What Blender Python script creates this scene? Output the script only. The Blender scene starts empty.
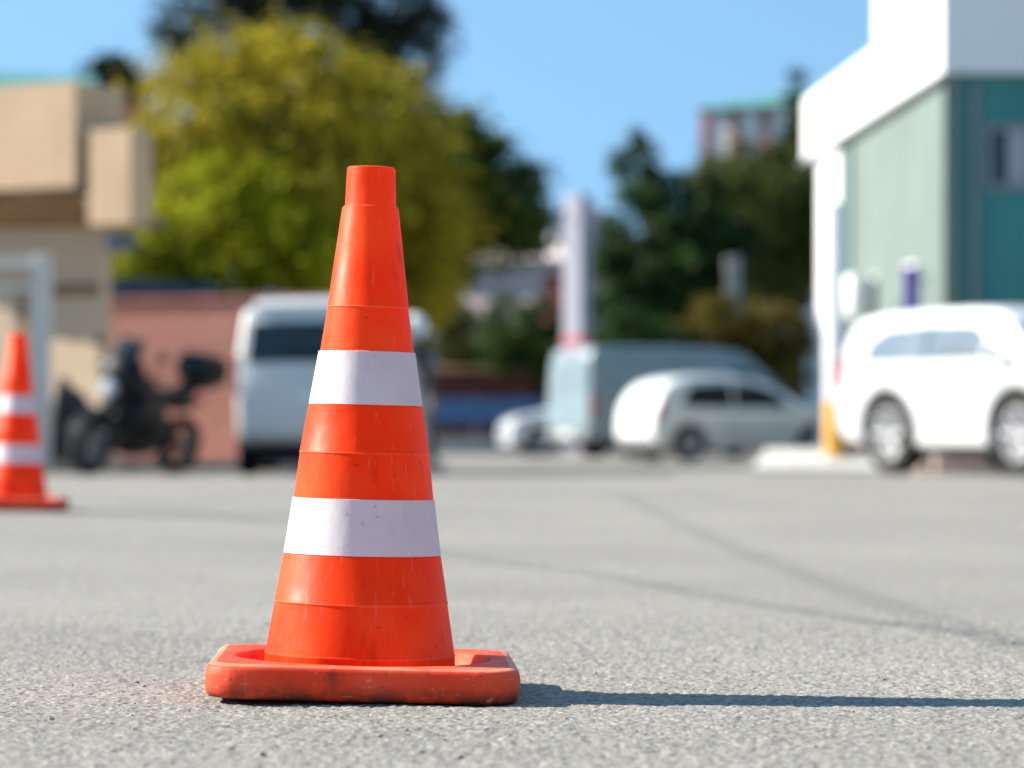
import bpy, bmesh, math, random
import numpy as np
from mathutils import Vector, Matrix

random.seed(7)
RNG = np.random.default_rng(11)
S = bpy.context.scene
COL = S.collection
PI = math.pi
F = 3200.0            # focal length of the photograph in pixels
HZ = 431.0            # horizon row
CAM_Z = 0.377


def PX(px, d): return (px - 512.0) / F * d
def PZ(py, d): return CAM_Z - (py - HZ) / F * d


# ------------------------------------------------------------------ materials
def _new(name):
    m = bpy.data.materials.new(name); m.use_nodes = True
    nt = m.node_tree
    return m, nt, nt.nodes['Principled BSDF']


def mat(name, col, rough=0.6, var=0.12, scale=3.0, bump=0.0, bscale=40.0, metal=0.0, coat=0.0, dirt=0.0, spec=0.5, streak=1.0):
    """plain painted / plastered / metal surface: base colour with procedural mottling, optional grime and bump"""
    m, nt, b = _new(name)
    N, Lk = nt.nodes, nt.links
    tc = N.new('ShaderNodeTexCoord')
    nz = N.new('ShaderNodeTexNoise'); nz.inputs['Scale'].default_value = scale; nz.inputs['Detail'].default_value = 6
    Lk.new(tc.outputs['Object'], nz.inputs['Vector'])
    rp = N.new('ShaderNodeValToRGB')
    e = rp.color_ramp.elements
    e[0].position, e[1].position = 0.3, 0.7
    e[0].color = (*[c * (1 - var) for c in col], 1); e[1].color = (*[min(1, c * (1 + var)) for c in col], 1)
    Lk.new(nz.outputs['Fac'], rp.inputs['Fac'])
    out = rp.outputs['Color']
    if dirt > 0:
        n2 = N.new('ShaderNodeTexNoise'); n2.inputs['Scale'].default_value = scale * 4; n2.inputs['Detail'].default_value = 8
        mp = N.new('ShaderNodeMapping'); mp.inputs['Scale'].default_value = (1, 1, streak)
        Lk.new(tc.outputs['Object'], mp.inputs['Vector']); Lk.new(mp.outputs['Vector'], n2.inputs['Vector'])
        r2 = N.new('ShaderNodeValToRGB'); r2.color_ramp.elements[0].position = 0.52; r2.color_ramp.elements[1].position = 0.8
        r2.color_ramp.elements[0].color = (0, 0, 0, 1); r2.color_ramp.elements[1].color = (dirt, dirt, dirt, 1)
        Lk.new(n2.outputs['Fac'], r2.inputs['Fac'])
        mx = N.new('ShaderNodeMix'); mx.data_type = 'RGBA'
        Lk.new(r2.outputs['Color'], mx.inputs['Factor'])
        Lk.new(out, mx.inputs[6]); mx.inputs[7].default_value = (*[c * 0.35 + 0.01 for c in col], 1)
        out = mx.outputs[2]
    Lk.new(out, b.inputs['Base Color'])
    b.inputs['Roughness'].default_value = rough
    b.inputs['Metallic'].default_value = metal
    b.inputs['Coat Weight'].default_value = coat
    b.inputs['Coat Roughness'].default_value = 0.05
    b.inputs['Specular IOR Level'].default_value = spec
    if bump > 0:
        n3 = N.new('ShaderNodeTexNoise'); n3.inputs['Scale'].default_value = bscale; n3.inputs['Detail'].default_value = 5
        Lk.new(tc.outputs['Object'], n3.inputs['Vector'])
        bp = N.new('ShaderNodeBump'); bp.inputs['Strength'].default_value = bump; bp.inputs['Distance'].default_value = 0.01
        Lk.new(n3.outputs['Fac'], bp.inputs['Height']); Lk.new(bp.outputs['Normal'], b.inputs['Normal'])
    return m


def mat_asphalt():
    m, nt, b = _new('asphalt')
    N, Lk = nt.nodes, nt.links
    tc = N.new('ShaderNodeTexCoord')
    def noise(sc, det=4, rough=0.55):
        n = N.new('ShaderNodeTexNoise'); n.inputs['Scale'].default_value = sc; n.inputs['Detail'].default_value = det
        n.inputs['Roughness'].default_value = rough
        Lk.new(tc.outputs['Object'], n.inputs['Vector']); return n
    vo = N.new('ShaderNodeTexVoronoi'); vo.inputs['Scale'].default_value = 150
    Lk.new(tc.outputs['Object'], vo.inputs['Vector'])
    sep = N.new('ShaderNodeSeparateColor'); Lk.new(vo.outputs['Color'], sep.inputs['Color'])
    rp = N.new('ShaderNodeValToRGB'); rp.color_ramp.interpolation = 'CONSTANT'
    els = [(0.0, (0.130, 0.120, 0.105)), (.08, (0.235, 0.219, 0.188)), (.30, (0.300, 0.280, 0.241)), (.48, (0.365, 0.317, 0.268)),
           (.60, (0.325, 0.302, 0.261)), (.76, (0.400, 0.374, 0.321)), (.90, (0.390, 0.310, 0.254)), (.955, (0.500, 0.473, 0.414))]
    cr = rp.color_ramp
    cr.elements[0].position = 0; cr.elements[0].color = (*els[0][1], 1)
    cr.elements[1].position = els[1][0]; cr.elements[1].color = (*els[1][1], 1)
    for p, c in els[2:]:
        k = cr.elements.new(p); k.color = (*c, 1)
    Lk.new(sep.outputs['Red'], rp.inputs['Fac'])
    # bitumen in the gaps
    gap = N.new('ShaderNodeMapRange'); gap.inputs['From Min'].default_value = .35; gap.inputs['From Max'].default_value = .75
    gap.inputs['To Min'].default_value = 0; gap.inputs['To Max'].default_value = .55
    Lk.new(vo.outputs['Distance'], gap.inputs['Value'])
    mx = N.new('ShaderNodeMix'); mx.data_type = 'RGBA'
    Lk.new(gap.outputs['Result'], mx.inputs['Factor']); Lk.new(rp.outputs['Color'], mx.inputs[6])
    mx.inputs[7].default_value = (.18, .168, .152, 1)
    # wear: broad lighter / darker drifts and oil stains
    big = noise(.55, 5); br = N.new('ShaderNodeMapRange')
    br.inputs['From Min'].default_value = .3; br.inputs['From Max'].default_value = .7
    br.inputs['To Min'].default_value = .82; br.inputs['To Max'].default_value = 1.06
    Lk.new(big.outputs['Fac'], br.inputs['Value'])
    st = noise(2.3, 6, .65); sr = N.new('ShaderNodeMapRange')
    sr.inputs['From Min'].default_value = .6; sr.inputs['From Max'].default_value = .75
    sr.inputs['To Min'].default_value = 1; sr.inputs['To Max'].default_value = .8
    Lk.new(st.outputs['Fac'], sr.inputs['Value'])
    ml = N.new('ShaderNodeMath'); ml.operation = 'MULTIPLY'
    Lk.new(br.outputs['Result'], ml.inputs[0]); Lk.new(sr.outputs['Result'], ml.inputs[1])
    sc = N.new('ShaderNodeVectorMath'); sc.operation = 'SCALE'
    Lk.new(mx.outputs[2], sc.inputs[0]); Lk.new(ml.outputs[0], sc.inputs['Scale'])
    Lk.new(sc.outputs[0], b.inputs['Base Color'])
    b.inputs['Roughness'].default_value = .86
    b.inputs['Specular IOR Level'].default_value = .3
    inv = N.new('ShaderNodeMath'); inv.operation = 'MULTIPLY'; inv.inputs[1].default_value = -1
    Lk.new(vo.outputs['Distance'], inv.inputs[0])
    fn = noise(420, 2)
    ad = N.new('ShaderNodeMath'); ad.operation = 'ADD'
    Lk.new(inv.outputs[0], ad.inputs[0]); Lk.new(fn.outputs['Fac'], ad.inputs[1])
    bp = N.new('ShaderNodeBump'); bp.inputs['Strength'].default_value = .5; bp.inputs['Distance'].default_value = .002
    Lk.new(ad.outputs[0], bp.inputs['Height']); Lk.new(bp.outputs['Normal'], b.inputs['Normal'])
    return m


def mat_cone(name, col, fade, fade_amt, smudge, rough, spec=.25, ground_dirt=False, trans=0):
    """weathered PVC: faded patches, dark rubbed smudges, fine scuffs, a little light carried through the plastic"""
    m, nt, b = _new(name)
    N, Lk = nt.nodes, nt.links
    tc = N.new('ShaderNodeTexCoord')
    def noise(sc, det=5, stretch=None):
        n = N.new('ShaderNodeTexNoise'); n.inputs['Scale'].default_value = sc; n.inputs['Detail'].default_value = det
        if stretch:
            mp = N.new('ShaderNodeMapping'); mp.inputs['Scale'].default_value = stretch
            Lk.new(tc.outputs['Object'], mp.inputs['Vector']); Lk.new(mp.outputs['Vector'], n.inputs['Vector'])
        else:
            Lk.new(tc.outputs['Object'], n.inputs['Vector'])
        return n
    def ramp(src, p0, p1, v1):
        r = N.new('ShaderNodeMapRange'); r.inputs['From Min'].default_value = p0; r.inputs['From Max'].default_value = p1
        r.inputs['To Min'].default_value = 0; r.inputs['To Max'].default_value = v1
        Lk.new(src, r.inputs['Value']); return r.outputs['Result']
    def mix(fac, a, c):
        x = N.new('ShaderNodeMix'); x.data_type = 'RGBA'
        Lk.new(fac, x.inputs['Factor'])
        if isinstance(a, tuple): x.inputs[6].default_value = (*a, 1)
        else: Lk.new(a, x.inputs[6])
        x.inputs[7].default_value = (*c, 1)
        return x.outputs[2]
    c1 = mix(ramp(noise(7, 6).outputs['Fac'], .42, .72, fade_amt), col, fade)
    c2 = mix(ramp(noise(26, 8, (1, 1, .35)).outputs['Fac'], .60, .78, smudge), c1, tuple(x * .18 for x in col))
    c3 = mix(ramp(noise(160, 3, (1, 1, .12)).outputs['Fac'], .63, .8, .36), c2, tuple(min(1, x * .5 + .35) for x in col))
    c4 = mix(ramp(noise(90, 2).outputs['Fac'], .70, .76, smudge * .9), c3, (.05, .03, .025))
    if ground_dirt:            # grime and scrapes gathered along the bottom edge, tyre rub on the flanks
        sp = N.new('ShaderNodeSeparateXYZ'); Lk.new(tc.outputs['Object'], sp.inputs['Vector'])
        lo = N.new('ShaderNodeMapRange'); lo.inputs['From Min'].default_value = .027; lo.inputs['From Max'].default_value = .004
        Lk.new(sp.outputs['Z'], lo.inputs['Value'])
        mm = N.new('ShaderNodeMath'); mm.operation = 'MULTIPLY'
        Lk.new(lo.outputs['Result'], mm.inputs[0]); Lk.new(ramp(noise(34, 6).outputs['Fac'], .34, .52, 1.0), mm.inputs[1])
        c4 = mix(mm.outputs[0], c4, (.10, .035, .022))
        c4 = mix(ramp(noise(19, 9).outputs['Fac'], .56, .70, .6), c4, (.16, .03, .018))
        c4 = mix(ramp(noise(55, 4, (1, 1, 2.5)).outputs['Fac'], .64, .72, .5), c4, (.86, .36, .24))
    Lk.new(c4, b.inputs['Base Color'])
    b.inputs['Subsurface Weight'].default_value = .0 if trans else .35
    b.inputs['Specular IOR Level'].default_value = spec
    b.inputs['Specular Tint'].default_value = (1, .75, .6, 1)
    b.inputs['Subsurface Radius'].default_value = (.06, .012, .004)
    b.inputs['Subsurface Scale'].default_value = .7
    rr = N.new('ShaderNodeMapRange'); rr.inputs['To Min'].default_value = rough - .1; rr.inputs['To Max'].default_value = rough + .14
    Lk.new(noise(30, 5).outputs['Fac'], rr.inputs['Value']); Lk.new(rr.outputs['Result'], b.inputs['Roughness'])
    bp = N.new('ShaderNodeBump'); bp.inputs['Strength'].default_value = .6 if ground_dirt else .3; bp.inputs['Distance'].default_value = .003
    Lk.new(noise(38, 7).outputs['Fac'], bp.inputs['Height']); Lk.new(bp.outputs['Normal'], b.inputs['Normal'])
    if trans > 0:              # thin moulded wall: sunlight on the far side glows through
        tr = N.new('ShaderNodeBsdfTranslucent'); Lk.new(c4, tr.inputs['Color'])
        ms = N.new('ShaderNodeMixShader'); ms.inputs['Fac'].default_value = trans
        Lk.new(b.outputs[0], ms.inputs[1]); Lk.new(tr.outputs[0], ms.inputs[2]); Lk.new(ms.outputs[0], N['Material Output'].inputs['Surface'])
    return m


def mat_leaf(name, dark, light, scale=1.6, trans=.3):
    m, nt, b = _new(name)
    N, Lk = nt.nodes, nt.links
    tc = N.new('ShaderNodeTexCoord')
    nz = N.new('ShaderNodeTexNoise'); nz.inputs['Scale'].default_value = scale; nz.inputs['Detail'].default_value = 4
    Lk.new(tc.outputs['Object'], nz.inputs['Vector'])
    at = N.new('ShaderNodeAttribute'); at.attribute_name = 'leaf_tone'
    ad = N.new('ShaderNodeMath'); ad.operation = 'MULTIPLY_ADD'; ad.inputs[1].default_value = .55
    Lk.new(at.outputs['Fac'], ad.inputs[0])
    sb = N.new('ShaderNodeMath'); sb.operation = 'MULTIPLY_ADD'; sb.inputs[1].default_value = 1.7; sb.inputs[2].default_value = -.62
    Lk.new(nz.outputs['Fac'], sb.inputs[0]); Lk.new(sb.outputs[0], ad.inputs[2])
    rp = N.new('ShaderNodeValToRGB')
    rp.color_ramp.elements[0].color = (*dark, 1); rp.color_ramp.elements[1].color = (*light, 1)
    Lk.new(ad.outputs[0], rp.inputs['Fac'])
    Lk.new(rp.outputs['Color'], b.inputs['Base Color'])
    b.inputs['Roughness'].default_value = .55; b.inputs['Specular IOR Level'].default_value = .08
    tr = N.new('ShaderNodeBsdfTranslucent'); Lk.new(rp.outputs['Color'], tr.inputs['Color'])
    ms = N.new('ShaderNodeMixShader'); ms.inputs['Fac'].default_value = trans
    Lk.new(b.outputs[0], ms.inputs[1]); Lk.new(tr.outputs[0], ms.inputs[2])
    Lk.new(ms.outputs[0], N['Material Output'].inputs['Surface'])
    return m


M = dict(
    asphalt=mat_asphalt(),
    cone=mat_cone('cone_plastic', (.97, .060, .003), (.98, .17, .03), .75, .5, .46, trans=.36),
    plate=mat_cone('base_rubber', (.80, .058, .014), (.84, .13, .055), .85, .75, .6, .35, True),
    lip=mat_cone('scuffed_lit_cone_edge', (.98, .11, .02), (.98, .27, .15), .8, .3, .55, trans=.3),  # scuffs, plus a paler tone for the light the seam edges catch
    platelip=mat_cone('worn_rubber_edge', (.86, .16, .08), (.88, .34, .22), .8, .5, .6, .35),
    band=mat_cone('reflective_sheeting', (.83, .825, .825), (.68, .66, .66), .7, .26, .46, .3, trans=.22),
    carwhite=mat('white_car_paint', (.70, .70, .70), .3, .02, 2, coat=.8),
    vanwhite=mat('dull_white_van_paint', (.60, .59, .56), .4, .05, 2, coat=.4, dirt=.12),
    silver=mat('silver_car_paint', (.74, .75, .72), .38, .04, 2, metal=.0, coat=.7),
    greyvan=mat('grey_blue_van_paint', (.215, .275, .285), .42, .06, 1.5, metal=.15, coat=.4, dirt=.15),
    navy=mat('navy_van_paint', (.012, .018, .045), .4, .1, 2, coat=.5),
    glass=mat('car_glass', (.012, .022, .026), .06, .1, 1, spec=.6),
    paleglass=mat('sky_reflecting_car_glass', (.16, .19, .21), .12, .15, 2, coat=1, spec=1.0),  # pale base colour paints in part of the window glare
    tyre=mat('tyre_rubber', (.012, .012, .012), .85, .2, 20, .2, 60),
    alloy=mat('alloy_rim', (.40, .40, .41), .5, .1, 8, metal=.1),
    chrome=mat('polished_metal', (.62, .62, .63), .2, .06, 8, metal=1),
    black=mat('black_plastic', (.008, .008, .009), .5, .2, 12, .1, 80, spec=.25),
    dullblack=mat('dull_black', (.014, .013, .014), .75, .25, 6, .5, 20),
    redlamp=mat('tail_light_lens', (.42, .012, .015), .15, .1, 6, coat=.6),
    clearlamp=mat('headlight_lens', (.45, .47, .49), .15, .05, 6, coat=.8),
    plate_num=mat('number_plate', (.68, .68, .64), .5, .05, 8),
    darkmetal=mat('dark_cast_metal', (.05, .05, .052), .5, .15, 8, metal=.4),
    grey=mat('grey_trim', (.20, .21, .22), .6, .1, 6),
    beige=mat('beige_render', (.53, .36, .225), .9, .08, 1.2, .3, 30, dirt=.25, streak=.15),
    cream=mat('cream_render', (.52, .385, .26), .9, .06, 1.2, .3, 30, dirt=.15),
    brown=mat('brown_boards', (.24, .14, .065), .8, .25, 3, .3, 20),
    pink=mat('salmon_render', (.60, .27, .20), .92, .1, 1.4, .4, 35, dirt=.3, streak=.2),
    whitepaint=mat('white_masonry_paint', (.80, .79, .77), .8, .04, 1.5, .2, 30, dirt=.1),
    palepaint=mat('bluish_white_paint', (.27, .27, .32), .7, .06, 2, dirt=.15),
    greypaint=mat('pale_grey_paint', (.62, .58, .52), .7, .06, 2, dirt=.1),
    frame=mat('dull_window_frame', (.22, .24, .25), .6, .08, 4),
    curtain=mat('window_with_drawn_curtain', (.34, .32, .35), .35, .12, 9, spec=.6),
    paleteal=mat('pale_teal_render', (.15, .195, .172), .88, .1, .8, .3, 30, dirt=.4, streak=.12),
    teal=mat('deep_teal_render', (.045, .215, .205), .85, .14, .8, .3, 30, dirt=.3, streak=.12),
    tealroof=mat('teal_roof_sheet', (.085, .26, .235), .6, .1, 2),
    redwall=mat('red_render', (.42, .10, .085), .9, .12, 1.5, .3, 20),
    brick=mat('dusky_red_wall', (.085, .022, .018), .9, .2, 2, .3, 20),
    palehouse=mat('pale_pink_render', (.62, .54, .52), .9, .07, .7, .3, 30, dirt=.15),
    tile=mat('clay_tiles', (.40, .16, .11), .85, .2, 4, .4, 25),
    concrete=mat('concrete', (.34, .33, .31), .9, .12, 3, .4, 40, dirt=.25),
    kerb=mat('whitewashed_kerb', (.50, .48, .44), .9, .12, 3, .4, 40, dirt=.35),
    rubble=mat('pinkish_stone', (.46, .32, .26), .9, .2, 5, .5, 25),
    yellow=mat('yellow_paint', (.72, .37, .05), .6, .12, 6, dirt=.25),
    blue=mat('blue_sheet_metal', (.04, .12, .26), .5, .15, 2, dirt=.2),
    purple=mat('purple_sign_face', (.13, .09, .42), .5, .06, 4),
    red=mat('red_paint', (.55, .06, .05), .5, .1, 4),
    bark=mat('tree_bark', (.10, .075, .05), .95, .3, 6, .7, 30),
    wood=mat('weathered_pole_wood', (.16, .12, .085), .9, .25, 5, .5, 30),
    skin=mat('skin', (.48, .28, .2), .5, .06, 10),
    denim=mat('faded_denim', (.25, .30, .37), .85, .15, 12, .3, 90),
    jacket=mat('black_jacket', (.018, .018, .022), .7, .2, 10, .3, 60),
    leaf_olive=mat_leaf('olive_leaves', (.095, .084, .010), (.56, .46, .034), 1.1, .38),
    leaf_lime=mat_leaf('lime_leaves', (.09, .11, .007), (.50, .51, .02), 1.6, .38),
    leaf_pine=mat_leaf('pine_needles', (.012, .018, .010), (.050, .055, .026), 1.0, .12),
    leaf_dark=mat_leaf('dark_leaves', (.012, .034, .008), (.075, .125, .024), 1.2, .2),
    leaf_cedar=mat_leaf('cedar_needles', (.009, .028, .009), (.050, .10, .022), 1.0, .14),
    leaf_drab=mat_leaf('drab_green_leaves', (.032, .048, .012), (.14, .150, .034), .9, .25),
    leaf_yellow=mat_leaf('yellowish_leaves', (.05, .042, .010), (.20, .15, .022), 1.8, .3),
)


# ------------------------------------------------------------------ mesh builder
class MB:
    def __init__(s): s.v, s.f, s.m = [], [], []
    def add(s, vs, fs, mi=0):
        o = len(s.v); s.v += [tuple(p) for p in vs]; s.f += [tuple(i + o for i in q) for q in fs]; s.m += [mi] * len(fs); return s
    def box(s, x0, x1, y0, y1, z0, z1, b=0.0, mi=0):
        if b <= 0:
            vs = [(x, y, z) for z in (z0, z1) for x, y in ((x0, y0), (x1, y0), (x1, y1), (x0, y1))]
            return s.add(vs, [(3, 2, 1, 0), (4, 5, 6, 7), (0, 1, 5, 4), (1, 2, 6, 5), (2, 3, 7, 6), (3, 0, 4, 7)], mi)
        fp = [(x0 + b, y0), (x1 - b, y0), (x1, y0 + b), (x1, y1 - b), (x1 - b, y1), (x0 + b, y1), (x0, y1 - b), (x0, y0 + b)]
        cx, cy = (x0 + x1) / 2, (y0 + y1) / 2
        def ring(z, k):
            return [(x - math.copysign(k, x - cx), y - math.copysign(k, y - cy), z) for x, y in fp]
        rs = [ring(z0, b * .7), ring(z0 + b, 0), ring(z1 - b, 0), ring(z1, b * .7)]
        vs = sum(rs, []); fs = [tuple(range(7, -1, -1)), tuple(range(24, 32))]
        for k in range(3):
            for i in range(8):
                j = (i + 1) % 8; fs.append((k * 8 + i, k * 8 + j, k * 8 + 8 + j, k * 8 + 8 + i))
        return s.add(vs, fs, mi)
    def prism(s, fp, z0, z1, mi=0):
        n = len(fp)
        z1s = z1 if isinstance(z1, (list, tuple)) else [z1] * n
        vs = [(x, y, z0) for x, y in fp] + [(p[0], p[1], z) for p, z in zip(fp, z1s)]
        return s.add(vs, [tuple(range(n - 1, -1, -1)), tuple(range(n, 2 * n))] + [(i, (i + 1) % n, n + (i + 1) % n, n + i) for i in range(n)], mi)
    def tube(s, pts, rad, n=10, mi=0, cap=True):
        pts = [Vector(p) for p in pts]; R = rad if isinstance(rad, (list, tuple)) else [rad] * len(pts)
        vs, fs = [], []
        for i, p in enumerate(pts):
            t = (pts[min(i + 1, len(pts) - 1)] - pts[max(i - 1, 0)]).normalized()
            a = t.cross(Vector((0, 0, 1)))
            if a.length < .05: a = t.cross(Vector((1, 0, 0)))
            a.normalize(); c = t.cross(a)
            for k in range(n):
                q = 2 * PI * k / n
                vs.append(p + (a * math.cos(q) + c * math.sin(q)) * R[i])
        for i in range(len(pts) - 1):
            for k in range(n):
                j = (k + 1) % n; fs.append((i * n + k, i * n + j, i * n + n + j, i * n + n + k))
        if cap:
            fs.append(tuple(range(n - 1, -1, -1))); fs.append(tuple(range((len(pts) - 1) * n, len(pts) * n)))
        return s.add(vs, fs, mi)
    def lathe(s, prof, n=48, axis='z', org=(0, 0, 0), mi=0, closed=False):
        vs, fs = [], []
        for r, h in prof:
            for k in range(n):
                a = 2 * PI * k / n; c, d = r * math.cos(a), r * math.sin(a)
                p = (c, d, h) if axis == 'z' else ((c, h, d) if axis == 'y' else (h, c, d))
                vs.append((p[0] + org[0], p[1] + org[1], p[2] + org[2]))
        m = len(prof)
        for i in range(m if closed else m - 1):
            i2 = (i + 1) % m
            for k in range(n):
                j = (k + 1) % n; fs.append((i * n + k, i * n + j, i2 * n + j, i2 * n + k))
        return s.add(vs, fs, mi)
    def blob(s, c, r, n=14, m=9, jit=0.0, mi=0):
        vs, fs = [], []
        for i in range(m + 1):
            t = PI * i / m
            for k in range(n):
                a = 2 * PI * k / n; q = 1 + random.uniform(-jit, jit)
                vs.append((c[0] + r[0] * q * math.sin(t) * math.cos(a), c[1] + r[1] * q * math.sin(t) * math.sin(a), c[2] - r[2] * q * math.cos(t)))
        for i in range(m):
            for k in range(n):
                j = (k + 1) % n; fs.append((i * n + k, i * n + j, i * n + n + j, i * n + n + k))
        return s.add(vs, fs, mi)
    def build(s, name, mats, parent=None, smooth=None, label=None):
        me = bpy.data.meshes.new(name); me.from_pydata(s.v, [], s.f); 
        mats = mats if isinstance(mats, (list, tuple)) else [mats]
        for q in mats: me.materials.append(q)
        me.polygons.foreach_set('material_index', s.m)
        bm = bmesh.new(); bm.from_mesh(me)
        bmesh.ops.remove_doubles(bm, verts=bm.verts, dist=1e-5)
        bmesh.ops.recalc_face_normals(bm, faces=bm.faces)
        bm.to_mesh(me); bm.free()
        if smooth:
            me.polygons.foreach_set('use_smooth', [True] * len(me.polygons))
            me.set_sharp_from_angle(angle=math.radians(smooth))
        o = bpy.data.objects.new(name, me); COL.objects.link(o)
        if parent: o.parent = parent
        if label: o['label'] = label
        return o


def tag(o, label, cat, group=None, kind=None):
    o['label'] = label; o['category'] = cat
    if group: o['group'] = group
    if kind: o['kind'] = kind
    return o


def thing(name, label, cat, loc=(0, 0, 0), rz=0.0, group=None):
    o = bpy.data.objects.new(name, None); COL.objects.link(o)
    o.empty_display_size = .2
    o.location = loc; o.rotation_euler = (0, 0, rz)
    return tag(o, label, cat, group)


def struct(o): o['kind'] = 'structure'; return o


def copy_tree(o, parent=None):
    c = o.copy(); COL.objects.link(c)
    if parent: c.parent = parent
    for ch in [q for q in bpy.data.objects if q.parent == o]: copy_tree(ch, c)
    return c


# ------------------------------------------------------------------ ground: one sheet, finely modelled where it is in focus
def ground_fall(y):          # the yard drains away from the camera by ten centimetres
    t = np.clip((y - 10) / 45, 0, 1)
    return -.10 * t * t * (3 - 2 * t)


def ground_h(x, y):
    cone_slope = -.011 * (x + .217) * np.exp(-(((x + .217) / .5) ** 2 + ((y - 4.655) / .6) ** 2))
    rise = .05 * np.exp(-(((x + 2.4) / 1.3) ** 2 + ((y - 13.9) / 4.5) ** 2))
    return cone_slope + rise + ground_fall(y)


def axis_pts(lo, hi, step, far_lo, far_hi, g=1.06):
    mid = list(np.arange(lo, hi, step))
    a, s = [], step
    x = lo
    while x > far_lo:
        s *= g; x -= s; a.append(x)
    b, s = [], step
    x = mid[-1]
    while x < far_hi:
        s *= g; x += s; b.append(x)
    return np.array(a[::-1] + mid + b)


def build_ground():
    xs = axis_pts(-.95, .95, .0036, -420, 420, 1.07)
    ys = axis_pts(3.5, 6.3, .0042, -60, 900, 1.025)
    nx, ny = len(xs), len(ys)
    X, Y = np.meshgrid(xs, ys)
    n = RNG.normal(size=X.shape)
    p = np.pad(n, 1, mode='edge')
    sm = (p[1:-1, 1:-1] * 2 + p[:-2, 1:-1] + p[2:, 1:-1] + p[1:-1, :-2] + p[1:-1, 2:]) / 6 * 1.6
    n2 = RNG.normal(size=X.shape)
    k = 7; c = np.cumsum(np.cumsum(np.pad(n2, ((k + 1, k), (k + 1, k)), mode='wrap'), 0), 1)
    w = 2 * k + 1
    wide = (c[w:, w:] - c[:-w, w:] - c[w:, :-w] + c[:-w, :-w]) / w
    wide = wide[:ny, :nx]
    fx = np.clip((1.15 - np.abs(X)) / .2, 0, 1); fy = np.clip((7.0 - Y) / .8, 0, 1) * np.clip((Y - 3.2) / .3, 0, 1)
    Z = ground_h(X, Y) + (np.clip(sm, -2.2, 1.4) * .00085 + wide * .0006) * fx * fy
    co = np.stack([X, Y, Z], -1).reshape(-1, 3).astype(np.float32)
    me = bpy.data.meshes.new('asphalt_ground')
    i = np.arange((ny - 1) * (nx - 1)); r, q = i // (nx - 1), i % (nx - 1)
    a = r * nx + q
    fc = np.stack([a, a + 1, a + nx + 1, a + nx], -1).astype(np.int32)
    me.vertices.add(len(co)); me.vertices.foreach_set('co', co.ravel())
    me.loops.add(fc.size); me.loops.foreach_set('vertex_index', fc.ravel())
    me.polygons.add(len(fc)); me.polygons.foreach_set('loop_start', np.arange(0, fc.size, 4, dtype=np.int32))
    me.update(calc_edges=True); me.validate()
    me.polygons.foreach_set('use_smooth', np.ones(len(me.polygons), dtype=bool))
    me.materials.append(M['asphalt'])
    o = bpy.data.objects.new('asphalt_ground', me); COL.objects.link(o)
    struct(o)


build_ground()


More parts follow.
